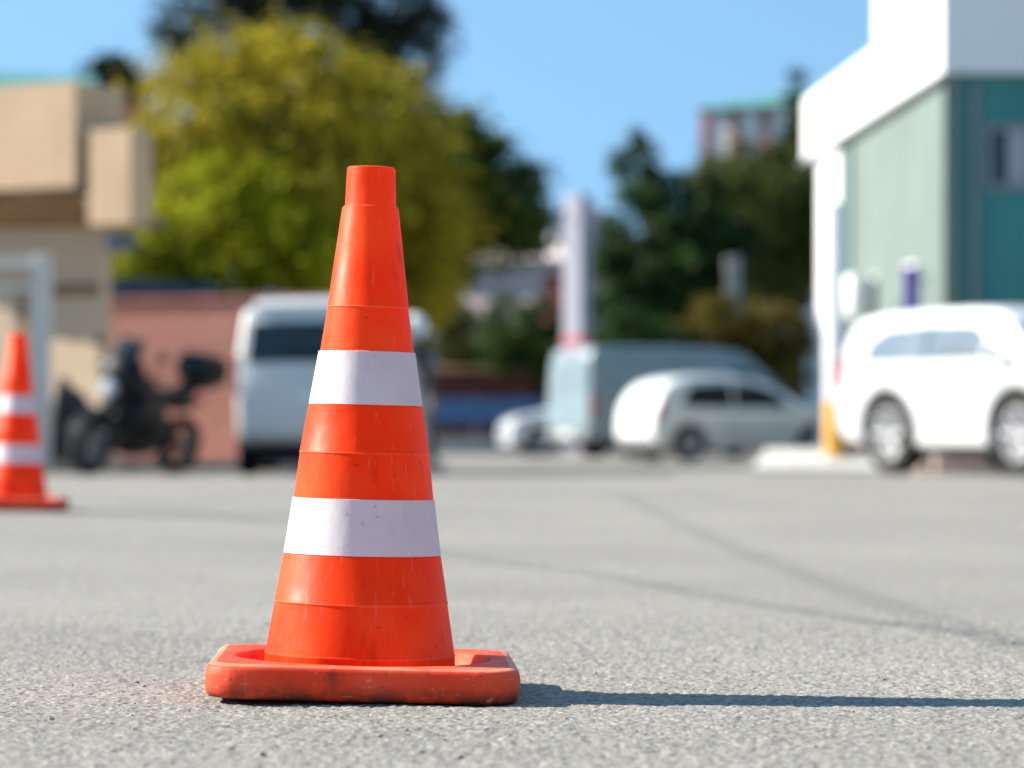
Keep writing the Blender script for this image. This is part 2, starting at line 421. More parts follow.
# ------------------------------------------------------------------ traffic cones
def make_cone(label):
    t = thing('traffic_cone', label, 'traffic cone', group='orange traffic cones on the asphalt')
    # body of stacked tapering sections: each seam is a small step, its worn lip coloured as if catching light
    OFF = -.0065          # the cone sits a touch off the centre of its plate
    prof = [(0, .7575), (.030, .7580), (.0325, .7632), (.0345, .7622), (.0352, .7590), (.0370, .7085), (.0378, .7062), (.0400, .7052), (.0411, .7030),
            (.0590, .5605), (.0598, .5594), (.0598, .5588), (.0588, .5576), (.0680, .4960),
            (.0690, .4950), (.0815, .4172), (.0822, .4160), (.0832, .4150), (.0943, .3492), (.0952, .3480), (.0952, .3474), (.0941, .3462), (.1016, .2830),
            (.1016, .2820), (.1130, .2012), (.1140, .2002), (.1146, .1990), (.1258, .1332), (.1268, .1320), (.1268, .1313), (.1256, .1302), (.1374, .0590),
            (.1387, .0577), (.1387, .0570), (.1382, .0556), (.1402, .0120)]
    b = MB().lathe(prof, 96, org=(OFF, 0, 0))
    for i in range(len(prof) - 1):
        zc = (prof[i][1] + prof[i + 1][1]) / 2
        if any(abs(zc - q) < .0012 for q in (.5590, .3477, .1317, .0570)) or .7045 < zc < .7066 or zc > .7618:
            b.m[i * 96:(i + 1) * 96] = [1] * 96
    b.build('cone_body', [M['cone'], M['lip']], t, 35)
    def band(z1, r1, z0, r0):
        q = MB()
        q.lathe([(r1 - .001, z1 + .0006), (r1 + .0012, z1), (r0 + .0014, z0), (r0 - .001, z0 - .0006)], 96, org=(OFF, 0, 0))
        q.build('reflective_band', M['band'], t, 35)
    band(.4945, .0692, .4178, .0814); band(.2818, .1018, .2018, .1129)
    # square base: rounded corners, bulged edge, round well about the cone, feet that leave a gap to the ground
    N = 96
    def rsq(h, rc):
        out = []
        for k in range(N):
            a = 2 * PI * (k + .5) / N - PI / 4
            c, s_ = math.cos(a), math.sin(a); i = h - rc
            q = h / max(abs(c), abs(s_)); x, y = abs(c * q), abs(s_ * q)
            if x > i and y > i:                      # ray meets the corner arc
                k2 = i * (abs(c) + abs(s_)); q = k2 + math.sqrt(max(0, k2 * k2 - 2 * i * i + rc * rc))
            out.append((c * q, s_ * q))
        return out
    def circ(r):
        return [(r * math.cos(2 * PI * (k + .5) / N - PI / 4), r * math.sin(2 * PI * (k + .5) / N - PI / 4)) for k in range(N)]
    rings = [(rsq(.207, .05), .0035), (rsq(.2155, .052), .0045), (rsq(.2195, .054), .009), (rsq(.2215, .055), .018), (rsq(.2215, .055), .034),
             (rsq(.2195, .054), .0445), (rsq(.2165, .052), .049), (rsq(.212, .05), .0515), (rsq(.206, .05), .0522), (circ(.1885), .0520), (circ(.1862), .0508), (circ(.1845), .047), (circ(.180), .016),
             (circ(.176), .0125), (circ(.128), .0125)]
    vs = [(x, y, z + .0006 * math.sin(9 * x + 14 * y)) for rg, z in rings for x, y in rg]
    fs = []
    for i in range(len(rings) - 1):
        for k in range(N):
            j = (k + 1) % N; fs.append((i * N + k, i * N + j, i * N + N + j, i * N + N + k))
    bp = MB().add(vs, fs); 
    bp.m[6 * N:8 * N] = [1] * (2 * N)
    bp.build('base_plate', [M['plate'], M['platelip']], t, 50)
    for sx in (-1, 1):
        for sy in (-1, 1):
            MB().box(sx * .165 - .02, sx * .165 + .02, sy * .165 - .02, sy * .165 + .02, 0, .0225, .003).build('rubber_foot', M['plate'], t)
    return t


cone = make_cone('large orange traffic cone in sharp focus standing alone in the foreground')
cone.location = (-.2160, 4.655, .0015); cone.rotation_euler = (math.radians(.1), math.radians(1.35), math.radians(2.2))
cone2 = copy_tree(cone)
cone2['label'] = 'blurred orange traffic cone cut by the left edge, standing farther back near the motorcycle'
cone2.location = (PX(17, 13.9), 13.9, .0495); cone2.rotation_euler = (0, math.radians(1.0), math.radians(6))


# ------------------------------------------------------------------ vehicles
def catmull(P, k=5):
    out = []
    for i in range(len(P) - 1):
        p0, p1, p2, p3 = P[max(i - 1, 0)], P[i], P[i + 1], P[min(i + 2, len(P) - 1)]
        for j in range(k):
            t = j / k
            out.append(tuple(.5 * (2 * b + (c - a) * t + (2 * a - 5 * b + 4 * c - d) * t * t + (3 * b - a - 3 * c + d) * t ** 3) for a, b, c, d in zip(p0, p1, p2, p3)))
    out.append(tuple(P[-1])); return out


def flat_grid(poly, xcuts, zcuts):
    bm = bmesh.new()
    bm.faces.new([bm.verts.new((x, 0, z)) for x, z in poly])
    for c in xcuts: bmesh.ops.bisect_plane(bm, geom=bm.verts[:] + bm.edges[:] + bm.faces[:], plane_co=(c, 0, 0), plane_no=(1, 0, 0), dist=1e-4)
    for c in zcuts: bmesh.ops.bisect_plane(bm, geom=bm.verts[:] + bm.edges[:] + bm.faces[:], plane_co=(0, 0, c), plane_no=(0, 0, 1), dist=1e-4)
    bm.verts.ensure_lookup_table(); bm.verts.index_update(); bm.edges.index_update()
    V = [(v.co.x, v.co.z) for v in bm.verts]
    Fs = [[v.index for v in f.verts] for f in bm.faces]
    nxt = {}
    for f in bm.faces:
        for l in f.loops:
            if len(l.edge.link_faces) == 1: nxt[l.vert.index] = l.link_loop_next.vert.index
    st = next(iter(nxt)); loop = [st]
    while nxt[loop[-1]] != st: loop.append(nxt[loop[-1]])
    bm.free()
    return V, Fs, loop


class Car:
    """one closed shell from a side outline; glass, lamps, handles, mirrors and wheels are parts"""
    def __init__(s, top, wheels, wr, sill, W, belt, roof, tum, plan, root, paint, ea=.05, low=.06):
        s.W, s.belt, s.roof, s.tum, s.plan, s.root = W, belt, roof, tum, plan, root
        s.x0, s.x1 = min(p[0] for p in top), max(p[0] for p in top)
        s.top = catmull(top, 4)
        ar = wr + ea
        bot = []
        for wx in sorted(wheels, reverse=True):          # from the nose back to the tail
            a0 = math.asin(max(-1, min(1, (sill - wr) / ar)))
            for k in range(15):
                a = a0 + (PI - 2 * a0) * k / 14
                bot.append((wx + ar * math.cos(a), wr + ar * math.sin(a)))
        poly = s.top + bot
        V, Fs, loop = flat_grid(poly, np.linspace(s.x0, s.x1, 13)[1:-1], [sill + (belt - sill) * .35, sill + (belt - sill) * .7, belt, belt + (roof - belt) * .5])
        # outline normals for the rounded edge
        area = sum(V[loop[i]][0] * V[loop[(i + 1) % len(loop)]][1] - V[loop[(i + 1) % len(loop)]][0] * V[loop[i]][1] for i in range(len(loop)))
        sg = 1 if area > 0 else -1
        nin = {}
        for i, a in enumerate(loop):
            p, q = V[loop[i - 1]], V[loop[(i + 1) % len(loop)]]
            dx, dz = q[0] - p[0], q[1] - p[1]; L = math.hypot(dx, dz) or 1
            nin[a] = (-dz / L * sg, dx / L * sg)
        mb = MB()
        lev = [(-1, .045), (-.985, .018), (-.95, .004), (-.6, 0), (0, 0), (.6, 0), (.95, .004), (.985, .018), (1, .045)]
        rings = []
        for yy, ins in lev:
            pts = []
            for a in loop:
                x, z = V[a][0] + nin[a][0] * ins, V[a][1] + nin[a][1] * ins
                pts.append(s.P(x, z, yy))
            rings.append(pts)
        n = len(loop)
        vs = sum(rings, [])
        fs = [(i * n + k, i * n + (k + 1) % n, i * n + n + (k + 1) % n, i * n + n + k) for i in range(len(lev) - 1) for k in range(n)]
        pos = {a: i for i, a in enumerate(loop)}
        inner = [i for i in range(len(V)) if i not in pos]
        for side, base in ((-1, 0), (1, (len(lev) - 1) * n)):
            ix = {a: base + pos[a] for a in loop}
            for a in inner:
                ix[a] = len(vs); vs.append(s.P(V[a][0], V[a][1], side))
            for f in Fs: fs.append(tuple(ix[a] for a in f))
        mb.add(vs, fs)
        s.body = mb.build('body', paint, root, 38)
        # floor pan and wheel wells
        u = MB().box(s.x0 + .25, s.x1 - .25, -W + .28, W - .28, sill - low, sill + .22, .03)
        for wx in wheels: u.box(wx - ar, wx + ar, -W + .26, W - .26, sill, wr + ar + .03, .02)
        u.build('underbody', M['black'], root)
    def hw(s, x, z):
        t = max(0, (z - s.belt) / (s.roof - s.belt)); low = max(0, (s.belt * .7 - z) / s.belt)
        c = (s.x0 + s.x1) / 2; e = abs(x - c) / ((s.x1 - s.x0) / 2)
        return s.W * (1 - s.tum * t ** 1.2) * (1 - s.plan * min(1, e) ** 5) * (1 - .06 * low)
    def P(s, x, z, yy):
        top = max(0, min(1, (z - s.belt * .8) / (s.roof - s.belt * .8)))
        return (x, yy * s.hw(x, z), z + .035 * top * (1 - yy * yy) - .0175 * top)
    def side_panel(s, name, poly, m, off=.006, sides=(-1, 1), label=None, parent=None):
        out = []
        for sd in sides:
            V, Fs, loop = flat_grid(poly, np.linspace(s.x0, s.x1, 13)[1:-1], [s.belt + (s.roof - s.belt) * .5])
            vs = []
            for o_ in (off, -.02):
                for x, z in V:
                    p = s.P(x, z, sd); vs.append((p[0], p[1] + sd * o_, p[2]))
            k = len(V); n = len(loop)
            fs = [tuple(f) for f in Fs] + [tuple(i + k for i in f) for f in Fs]
            fs += [(loop[i], loop[(i + 1) % n], loop[(i + 1) % n] + k, loop[i] + k) for i in range(n)]
            out.append(MB().add(vs, fs).build(name, m, parent or s.root, 30, label))
        return out
    def end_panel(s, name, a, b, m, yf0=-.84, yf1=.84, off=.01, label=None, thick=.03):
        """a pane lying on the shell's upper outline from point a to point b"""
        dx, dz = b[0] - a[0], b[1] - a[1]; L = math.hypot(dx, dz); nx, nz = -dz / L, dx / L
        if nz < 0 and abs(nz) > .15: nx, nz = -nx, -nz
        if abs(nz) <= .15:
            c = (s.x0 + s.x1) / 2; sg = 1 if a[0] > c else -1
            if nx * sg < 0: nx, nz = -nx, -nz
        nu, nv = 4, 8
        vs, fs = [], []
        for o_ in (off, off - thick):
            for i in range(nu + 1):
                t = i / nu; x, z = a[0] + dx * t, a[1] + dz * t
                for j in range(nv + 1):
                    yy = yf0 + (yf1 - yf0) * j / nv
                    p = s.P(x, z, yy); vs.append((p[0] + nx * o_, p[1], p[2] + nz * o_))
        w = nv + 1; k = (nu + 1) * w
        for i in range(nu):
            for j in range(nv):
                q = (i * w + j, i * w + j + 1, i * w + w + j + 1, i * w + w + j)
                fs.append(q); fs.append(tuple(e + k for e in q))
        rim = [j for j in range(w)] + [i * w + nv for i in range(1, nu + 1)] + [nu * w + j for j in range(nv - 1, -1, -1)] + [i * w for i in range(nu - 1, 0, -1)]
        for i in range(len(rim)):
            p, q = rim[i], rim[(i + 1) % len(rim)]; fs.append((p, q, q + k, p + k))
        return MB().add(vs, fs).build(name, m, s.root, 30, label)
    def wheels(s, xs, wr, tw=.21, spokes=7):
        for wx in xs:
            for sd in (-1, 1):
                cy = sd * (s.W - .015 - tw / 2)
                w = MB(); h = tw / 2; ri = wr * .66
                w.lathe([(ri, -h * .9), (wr * .90, -h), (wr * .97, -h * .8), (wr, -h * .5), (wr, h * .5), (wr * .97, h * .8), (wr * .90, h), (ri, h * .9), (ri * .96, 0)], 40, 'y', closed=True)
                o = w.build('wheel', M['tyre'], s.root, 40); o.location = (wx, cy, wr)
                r = MB()
                r.lathe([(ri * 1.0, sd * h * .92), (ri * .93, sd * h * .95), (ri * .90, sd * h * .5), (ri * .55, sd * h * .15), (.03, sd * h * .1)], 36, 'y')
                for k in range(spokes):
                    a = 2 * PI * k / spokes; c, q = math.cos(a), math.sin(a)
                    r.tube([(c * .04, sd * h * .78, q * .04), (c * ri * .55, sd * h * .84, q * ri * .55), (c * ri * .95, sd * h * .86, q * ri * .95)], [.032, .026, .034], 6)
                r.lathe([(.0, sd * h * .9), (.045, sd * h * .88), (.06, sd * h * .7)], 16, 'y')
                r.build('rim', M['alloy'], o, 40)
    def handle(s, x, z, m, sides=(-1, 1)):
        for sd in sides:
            p = s.P(x, z, sd)
            MB().tube([(x - .09, p[1] + sd * .01, z), (x - .06, p[1] + sd * .035, z + .004), (x + .06, p[1] + sd * .035, z + .004), (x + .09, p[1] + sd * .01, z)], .014, 6).build('door_handle', m, s.root, 40)
    def mirror(s, x, z, m, r=(.07, .11, .085)):
        for sd in (-1, 1):
            p = s.P(x, z, sd)
            q = MB().tube([(x, p[1] - sd * .02, z - .06), (x - .01, p[1] + sd * .08, z - .02)], .025, 8)
            q.blob((x - .02, p[1] + sd * .14, z + .02), r, 12, 8); q.build('mirror', m, s.root, 60)
    def seam(s, xz):
        """shut line of a door: a fine dark bead let into the shell"""
        for sd in (-1, 1):
            q = MB()
            P = []
            for a, b in zip(xz[:-1], xz[1:]):
                for k in range(4): P.append((a[0] + (b[0] - a[0]) * k / 4, a[1] + (b[1] - a[1]) * k / 4))
            P.append(xz[-1])
            q.tube([s.P(x, z, sd) for x, z in P], .006, 4)
            q.build('door_seam', M['black'], s.root)


def hatchback(label, paint, loc, heading, name='hatchback_car', group=None):
    t = thing(name, label, 'car', loc, heading, group)
    top = [(-1.83, .24), (-1.90, .38), (-1.92, .62), (-1.87, .92), (-1.74, 1.18), (-1.52, 1.38), (-1.15, 1.47), (-.55, 1.495), (.05, 1.46), (.42, 1.33), (.98, 1.00), (1.10, .955), (1.62, .86), (1.84, .70), (1.90, .48), (1.86, .24)]
    wx, wr = (-1.22, 1.20), .305
    c = Car(top, wx, wr, .24, .83, .90, 1.49, .17, .10, t, paint)
    c.side_panel('window', [(-1.38, 1.0), (-1.18, 1.33), (-.55, 1.38), (-.42, 1.38), (-.42, .94), (-1.20, .95)], M['glass'])
    c.side_panel('window', [(-.36, .94), (-.36, 1.38), (.05, 1.35), (.36, 1.24), (.80, .98), (.72, .945)], M['glass'])
    c.end_panel('windscreen', (.40, 1.325), (.99, 1.0), M['glass'], -.82, .82)
    c.end_panel('rear_window', (-1.80, 1.03), (-1.56, 1.34), M['glass'], -.74, .74)
    c.side_panel('tail_light', [(-1.88, .72), (-1.84, .98), (-1.70, 1.0), (-1.74, .80)], M['redlamp'], .012)
    c.side_panel('headlight', [(1.52, .66), (1.54, .82), (1.66, .83), (1.82, .66)], M['clearlamp'], .012)
    c.end_panel('number_plate', (-1.925, .60), (-1.905, .72), M['plate_num'], -.3, .3, .02)
    c.end_panel('bumper', (-1.87, .27), (-1.915, .42), M['grey'], -.9, .9, .02)
    c.end_panel('grille', (1.88, .38), (1.875, .60), M['black'], -.55, .55, .02)
    c.wheels(wx, wr, .19)
    c.handle(-.55, .86, paint); c.handle(.30, .84, paint); c.mirror(.62, 1.0, paint)
    c.seam([(-.39, .32), (-.39, .92)]); c.seam([(.78, .34), (.84, .60), (.76, .92)])
    c.side_panel('side_moulding', [(-.78, .50), (-.78, .56), (.76, .56), (.76, .50)], M['grey'], .012)
    return t


def panel_van(label, paint, loc, heading, glass_rear=False, name='panel_van'):
    t = thing(name, label, 'van', loc, heading)
    top = [(-2.52, .36), (-2.56, .5), (-2.56, 1.2), (-2.52, 1.9), (-2.44, 2.09), (-2.2, 2.14), (-.6, 2.16), (.55, 2.13), (.95, 2.02), (1.35, 1.70), (1.80, 1.28), (1.92, 1.20), (2.35, 1.02), (2.52, .80), (2.56, .50), (2.52, .32)]
    wx, wr = (-1.55, 1.62), .33
    c = Car(top, wx, wr, .34, .95, 1.18, 2.15, .10, .06, t, paint)
    c.side_panel('window', [(.62, 1.22), (.62, 1.80), (1.02, 1.76), (1.56, 1.26), (1.5, 1.22)], M['glass'])
    c.end_panel('windscreen', (1.0, 1.99), (1.80, 1.28), M['glass'], -.84, .84)
    for y0, y1 in ((-.86, -.04), (.04, .86)):
        c.end_panel('rear_door', (-2.56, .62), (-2.53, 1.92), paint, y0, y1, .022)
    for y0, y1 in ((-.74, -.12), (.12, .74)):
        c.end_panel('rear_window', (-2.56, 1.32), (-2.545, 1.78), M['glass'] if glass_rear else paint, y0, y1, .036)
    c.side_panel('tail_light', [(-2.53, .80), (-2.53, 1.25), (-2.42, 1.25), (-2.42, .80)], M['redlamp'], .014)
    c.end_panel('brake_light', (-2.50, 1.98), (-2.46, 2.05), M['redlamp'], -.25, .25, .02)
    c.side_panel('headlight', [(2.10, .78), (2.12, .98), (2.34, .94), (2.46, .78)], M['clearlamp'], .014)
    c.end_panel('bumper', (-2.54, .37), (-2.565, .56), M['grey'], -.96, .96, .05)
    c.end_panel('grille', (2.55, .5), (2.52, .76), M['black'], -.6, .6, .02)
    c.end_panel('number_plate', (-2.567, .42), (-2.567, .53), M['plate_num'], -.27, .27, .056)
    c.wheels(wx, wr, .20, 5); c.handle(.78, 1.08, M['black']); c.handle(-.9, 1.08, M['black']); c.mirror(1.40, 1.30, M['black'], (.06, .10, .15))
    c.seam([(.55, .45), (.55, 2.0)]); c.seam([(1.22, .5), (1.52, .9), (1.55, 1.2)]); c.seam([(-.62, .45), (-.62, 2.02)])
    c.side_panel('side_moulding', [(-1.0, .62), (-1.0, .72), (1.1, .72), (1.1, .62)], M['grey'], .014)
    return t


def minivan(label, paint, loc, heading):
    t = thing('minivan', label, 'van', loc, heading)
    top = [(-2.20, .36), (-2.28, .48), (-2.28, .78), (-2.23, 1.06), (-2.13, 1.48), (-2.05, 1.78), (-1.98, 1.90), (-1.75, 1.94), (-.6, 1.97), (.35, 1.93), (.70, 1.80), (1.45, 1.20), (1.6, 1.12), (2.1, .98), (2.28, .72), (2.30, .46), (2.25, .28)]
    top = [(x, z if z < 1.1 else 1.1 + (z - 1.1) * .80) for x, z in top]
    wx, wr = (-1.38, 1.42), .33
    c = Car(top, wx, wr, .30, .93, 1.12, 1.82, .11, .05, t, paint, low=.17)
    c.side_panel('window', [(-2.05, 1.22), (-1.98, 1.60), (-1.12, 1.62), (-1.12, 1.18)], M['glass'])
    c.side_panel('window', [(-1.04, 1.18), (-1.04, 1.62), (-.06, 1.62), (-.06, 1.16)], M['glass'])
    c.side_panel('window', [(.02, 1.16), (.02, 1.61), (.50, 1.58), (1.12, 1.22), (1.06, 1.16)], M['glass'])
    c.end_panel('windscreen', (.73, 1.665), (1.45, 1.185), M['glass'], -.84, .84)
    c.end_panel('tailgate', (-2.275, .66), (-2.255, .98), paint, -.86, .86, .02)
    c.end_panel('rear_window', (-2.195, 1.18), (-2.085, 1.585), M['glass'], -.87, .87, .018)
    c.end_panel('spoiler', (-2.03, 1.73), (-1.92, 1.795), M['carwhite'], -.88, .88, .05, thick=.07)
    c.side_panel('tail_light', [(-2.26, .86), (-2.17, 1.24), (-2.06, 1.22), (-2.12, .86)], M['redlamp'], .02)
    c.side_panel('headlight', [(1.86, .74), (1.90, .96), (2.10, .92), (2.22, .74)], M['clearlamp'], .014)
    c.end_panel('bumper', (-2.24, .38), (-2.29, .60), paint, -.98, .98, .06)
    c.end_panel('number_plate', (-2.272, .76), (-2.258, .88), M['plate_num'], -.27, .27, .03)
    c.end_panel('grille', (2.295, .45), (2.28, .68), M['black'], -.6, .6, .02)
    c.wheels(wx, wr, .2, 6); c.handle(.2, 1.02, paint); c.handle(-.8, 1.02, paint); c.mirror(1.1, 1.22, M['grey'], (.06, .10, .11))
    c.seam([(-.02, .42), (-.02, 1.14)]); c.seam([(-1.08, .9), (-1.08, 1.16)]); c.seam([(1.1, .42), (1.12, 1.14)])
    w = MB().tube([(-2.19, -.05, 1.24), (-2.225, .1, 1.26), (-2.21, .45, 1.30)], .012, 6); w.build('wiper', M['black'], t)
    return t


def suv(label, paint, loc, heading):
    t = thing('off_road_car', label, 'car', loc, heading)
    top = [(-2.08, .40), (-2.20, .54), (-2.22, .86), (-2.18, 1.10), (-2.08, 1.44), (-1.95, 1.68), (-1.75, 1.755), (-1.1, 1.80), (-.1, 1.81), (.62, 1.78), (.95, 1.66), (1.36, 1.26), (1.46, 1.19), (1.86, 1.10), (2.02, .94), (2.07, .66), (2.02, .33)]
    KX, KZ = .93, .965
    top = [(x * KX, z * KZ) for x, z in top]
    wx, wr = (-1.06, 1.10), .425
    c = Car(top, wx, wr, .29, .93, 1.12, 1.73, .15, .07, t, paint, .06)
    def K(p): return [(x * KX, z * KZ) for x, z in p]
    c.side_panel('window', K([(-1.62, 1.27), (-1.48, 1.49), (-1.22, 1.60), (-.47, 1.63), (-.47, 1.25), (-1.5, 1.255)]), M['paleglass'])
    c.side_panel('window', K([(-.41, 1.25), (-.41, 1.63), (.36, 1.61), (.52, 1.54), (.72, 1.30), (.68, 1.25)]), M['paleglass'])
    c.side_panel('window_pillar', K([(-.462, 1.25), (-.462, 1.63), (-.418, 1.63), (-.418, 1.25)]), M['black'], .004)
    c.end_panel('windscreen', *K([(.98, 1.63), (1.36, 1.27)]), M['paleglass'], -.84, .84)
    c.end_panel('rear_window', *K([(-2.14, 1.24), (-1.99, 1.62)]), M['paleglass'], -.76, .76)
    c.side_panel('tail_light', K([(-2.18, .98), (-2.10, 1.34), (-2.00, 1.30), (-2.04, 1.0)]), M['redlamp'], .014)
    c.side_panel('headlight', K([(1.66, .86), (1.70, 1.02), (1.84, 1.0), (1.97, .86)]), M['clearlamp'], .014)
    c.end_panel('bumper', *K([(-2.12, .48), (-2.21, .66)]), M['grey'], -.92, .92, .04)
    c.end_panel('grille', *K([(2.02, .66), (1.99, .88)]), M['black'], -.6, .6, .02)
    c.end_panel('number_plate', *K([(2.02, .50), (2.03, .61)]), M['plate_num'], -.26, .26, .03)
    c.wheels(wx, wr, .27, 8); c.handle(-.26, 1.03, M['grey']); c.mirror(.88, 1.23, paint)
    c.seam([(-.46, .5), (-.46, 1.22)]); c.seam([(.82, .5), (.86, .9), (.78, 1.2)])
    # wheel arch lips
    for wx_ in wx:
        for sd in (-1, 1):
            pts = []
            for k in range(17):
                a = PI * k / 16; x, z = wx_ + .492 * math.cos(a), wr + .492 * math.sin(a)
                p = c.P(x, z, sd); pts.append((x, p[1] - sd * .012, z))
            MB().tube(pts, .026, 6).build('wheel_arch', M['grey'], t, 40)
    return t


def heading(dx, dy): return math.atan2(dy, dx)


# white off-road car on the right: nose towards the camera and out of the frame
h = math.radians(-60)
hx, hy = math.cos(h), math.sin(h)
n_ = (-hy * -1, 0)
side = (hy, -hx)     # normal of the flank that faces the camera
fx_, fy_ = PX(1026, 32.0), 32.0
cx_ = fx_ - 1.10 * hx - side[0] * .80; cy_ = fy_ - 1.10 * hy - side[1] * .80
suv('white off road car parked beside the teal building, partly out of frame', M['carwhite'], (cx_, cy_, 0), h)

minivan('white minivan seen from behind, parked in front of the pink wall', M['vanwhite'], (PX(318, 33.0) + .02, 35.3, 0), math.radians(90.5))

h2 = math.radians(24)
hatchback('silver white hatchback with red tail lights parked beside the grey van', M['silver'], (PX(732, 56.0), 56.0, 0), h2)
h3 = math.radians(26)
panel_van('grey blue panel van with sloping nose standing behind the silver hatchback', M['greyvan'], (PX(684, 63.0), 63.0, 0), h3)
hatchback('white car with only its bonnet showing left of the grey panel van', M['carwhite'], (PX(590, 68.5), 68.5, 0), math.radians(190))
panel_van('dark navy van whose roof shows above the pink wall under the olive tree', M['navy'], (PX(150, 44.5), 44.5, .42), math.radians(4))


# ------------------------------------------------------------------ motorcycle (front to +x in its own frame)
def motorcycle(loc, rz, lean):
    t = thing('motorcycle', 'black motorcycle with a top case leaning on its stand before the pink wall', 'motorcycle', loc, rz)
    t.rotation_euler = (lean, 0, rz)
    def wheel(x, r, w):
        q = MB(); h = w / 2
        q.lathe([(r - .11, -h * .7), (r - .04, -h), (r - .01, -h * .55), (r, 0), (r - .01, h * .55), (r - .04, h), (r - .11, h * .7)], 36, 'y', closed=True)
        o = q.build('wheel', M['tyre'], t, 40); o.location = (x, 0, r)
        d = MB(); d.lathe([(r - .10, -.03), (r - .125, -.03), (r - .125, .03), (r - .10, .03)], 30, 'y', closed=True)
        for k in range(6):
            a = 2 * PI * k / 6
            d.tube([(.03 * math.cos(a), 0, .03 * math.sin(a)), ((r - .115) * math.cos(a), 0, (r - .115) * math.sin(a))], [.018, .012], 6)
        d.lathe([(0, -.07), (.04, -.07), (.04, .07), (0, .07)], 14, 'y')
        d.build('rim', M['black'], o, 40)
        k_ = MB(); k_.lathe([(.07, .062), (.145, .062), (.145, .068), (.07, .068)], 28, 'y', closed=True); k_.build('brake_disc', M['grey'], o, 40)
    wheel(.76, .33, .13); wheel(-.74, .32, .17)
    f = MB()
    for sy in (-1, 1):
        f.tube([(.76, sy * .105, .33), (.62, sy * .105, .62)], [.036, .034], 10); f.tube([(.62, sy * .105, .62), (.42, sy * .105, 1.02)], .024, 10)
    f.build('fork', M['darkmetal'], t, 40)
    g = MB()
    pts = []
    for k in range(11):
        a = math.radians(20 + 140 * k / 10); pts.append((.76 + .37 * math.cos(a), 0, .33 + .37 * math.sin(a)))
    for i, p in enumerate(pts[:-1]):
        q = pts[i + 1]
        g.add([(p[0], -.08, p[2]), (p[0], .08, p[2]), (q[0], .08, q[2]), (q[0], -.08, q[2]), (p[0] * .99 + .0076, -.08, p[2] - .02), (p[0] * .99 + .0076, .08, p[2] - .02), (q[0] * .99 + .0076, .08, q[2] - .02), (q[0] * .99 + .0076, -.08, q[2] - .02)],
              [(0, 1, 2, 3), (4, 7, 6, 5), (0, 4, 5, 1), (2, 6, 7, 3), (0, 3, 7, 4), (1, 5, 6, 2)])
    g.build('mudguard', M['black'], t, 40)
    MB().tube([(.44, 0, .98), (.36, 0, .80), (.1, 0, .42), (-.3, 0, .36), (-.45, 0, .60), (-.15, 0, .78), (.38, 0, .90)], .03, 8).build('frame', M['black'], t, 40)
    MB().tube([(-.35, .12, .42), (-.74, .12, .32)], [.035, .028], 8).tube([(-.35, -.12, .42), (-.74, -.12, .32)], [.035, .028], 8).build('swing_arm', M['black'], t, 40)
    e = MB().box(-.22, .22, -.17, .17, .30, .56, .04); e.tube([(.1, 0, .5), (.2, 0, .76)], [.12, .10], 14)
    for k in range(4): e.lathe([(.06, .25), (.135, .25), (.135, .262), (.06, .262)], 18, 'z', (.145 + .018 * k, 0, .30 + .05 * k - .02), closed=True)
    e.lathe([(0, -.21), (.10, -.20), (.115, -.17)], 20, 'y', (-.08, 0, .42)); e.lathe([(0, .21), (.10, .20), (.115, .17)], 20, 'y', (-.08, 0, .42))
    e.build('engine', M['darkmetal'], t, 40)
    MB().blob((.14, 0, .90), (.30, .165, .15), 18, 10).build('fuel_tank', M['black'], t, 60)
    s = MB().blob((-.36, 0, .86), (.36, .15, .065), 16, 8); s.blob((-.62, 0, .90), (.22, .13, .06), 14, 8); s.build('seat', M['dullblack'], t, 60)
    MB().blob((-.62, 0, .78), (.30, .10, .09), 14, 8).build('tail_fairing', M['black'], t, 60)
    MB().tube([(.42, -.40, 1.08), (.40, -.36, 1.10), (.42, -.12, 1.07), (.42, .12, 1.07), (.40, .36, 1.10), (.30, .44, 1.08)], .014, 8).build('handlebar', M['black'], t, 40)
    for sy in (-1, 1):
        m_ = MB().tube([(.40, sy * .32, 1.10), (.44, sy * .40, 1.30)], .008, 6); m_.blob((.43, sy * .42, 1.33), (.03, .08, .055), 12, 8); m_.build('mirror', M['black'], t, 60)
    fa = MB().blob((.46, 0, 1.06), (.19, .27, .25), 16, 10); fa.build('front_fairing', M['black'], t, 60)
    MB().lathe([(0, .07), (.05, .068), (.092, .05), (.10, .0), (.07, -.05)], 24, 'x', (.63, 0, .92)).build('headlight', M['clearlamp'], t, 40)
    w = MB()
    W_ = []
    for o_ in (0, .006):
        for i in range(6):
            for j in range(7):
                u = i / 5; v = (j / 6 - .5) * 2
                W_.append((.58 - .16 * u - .05 * v * v + o_, v * .19 * (1 - .25 * u), 1.12 + .32 * u))
    fs = []
    for i in range(5):
        for j in range(6):
            q = (i * 7 + j, i * 7 + j + 1, i * 7 + 8 + j, i * 7 + 7 + j); fs += [q, tuple(k + 42 for k in q)]
    rim = list(range(7)) + [i * 7 + 6 for i in range(1, 6)] + [35 + j for j in range(5, -1, -1)] + [i * 7 for i in range(4, 0, -1)]
    for i in range(len(rim)): a, b = rim[i], rim[(i + 1) % len(rim)]; fs.append((a, b, b + 42, a + 42))
    w.add(W_, fs); w.build('windscreen', M['glass'], t, 40)
    tc = MB().box(-1.12, -.70, -.24, .24, .99, 1.30, .07); 
    c_ = tc.build('top_case', M['black'], t, 40)
    MB().box(-1.0, -.66, -.10, .10, .93, .985, .01).build('luggage_rack', M['black'], t)
    MB().tube([(.2, -.13, .42), (.0, -.19, .30), (-.4, -.20, .34), (-.95, -.21, .48)], [.025, .03, .055, .05], 12).build('exhaust', M['chrome'], t, 40)
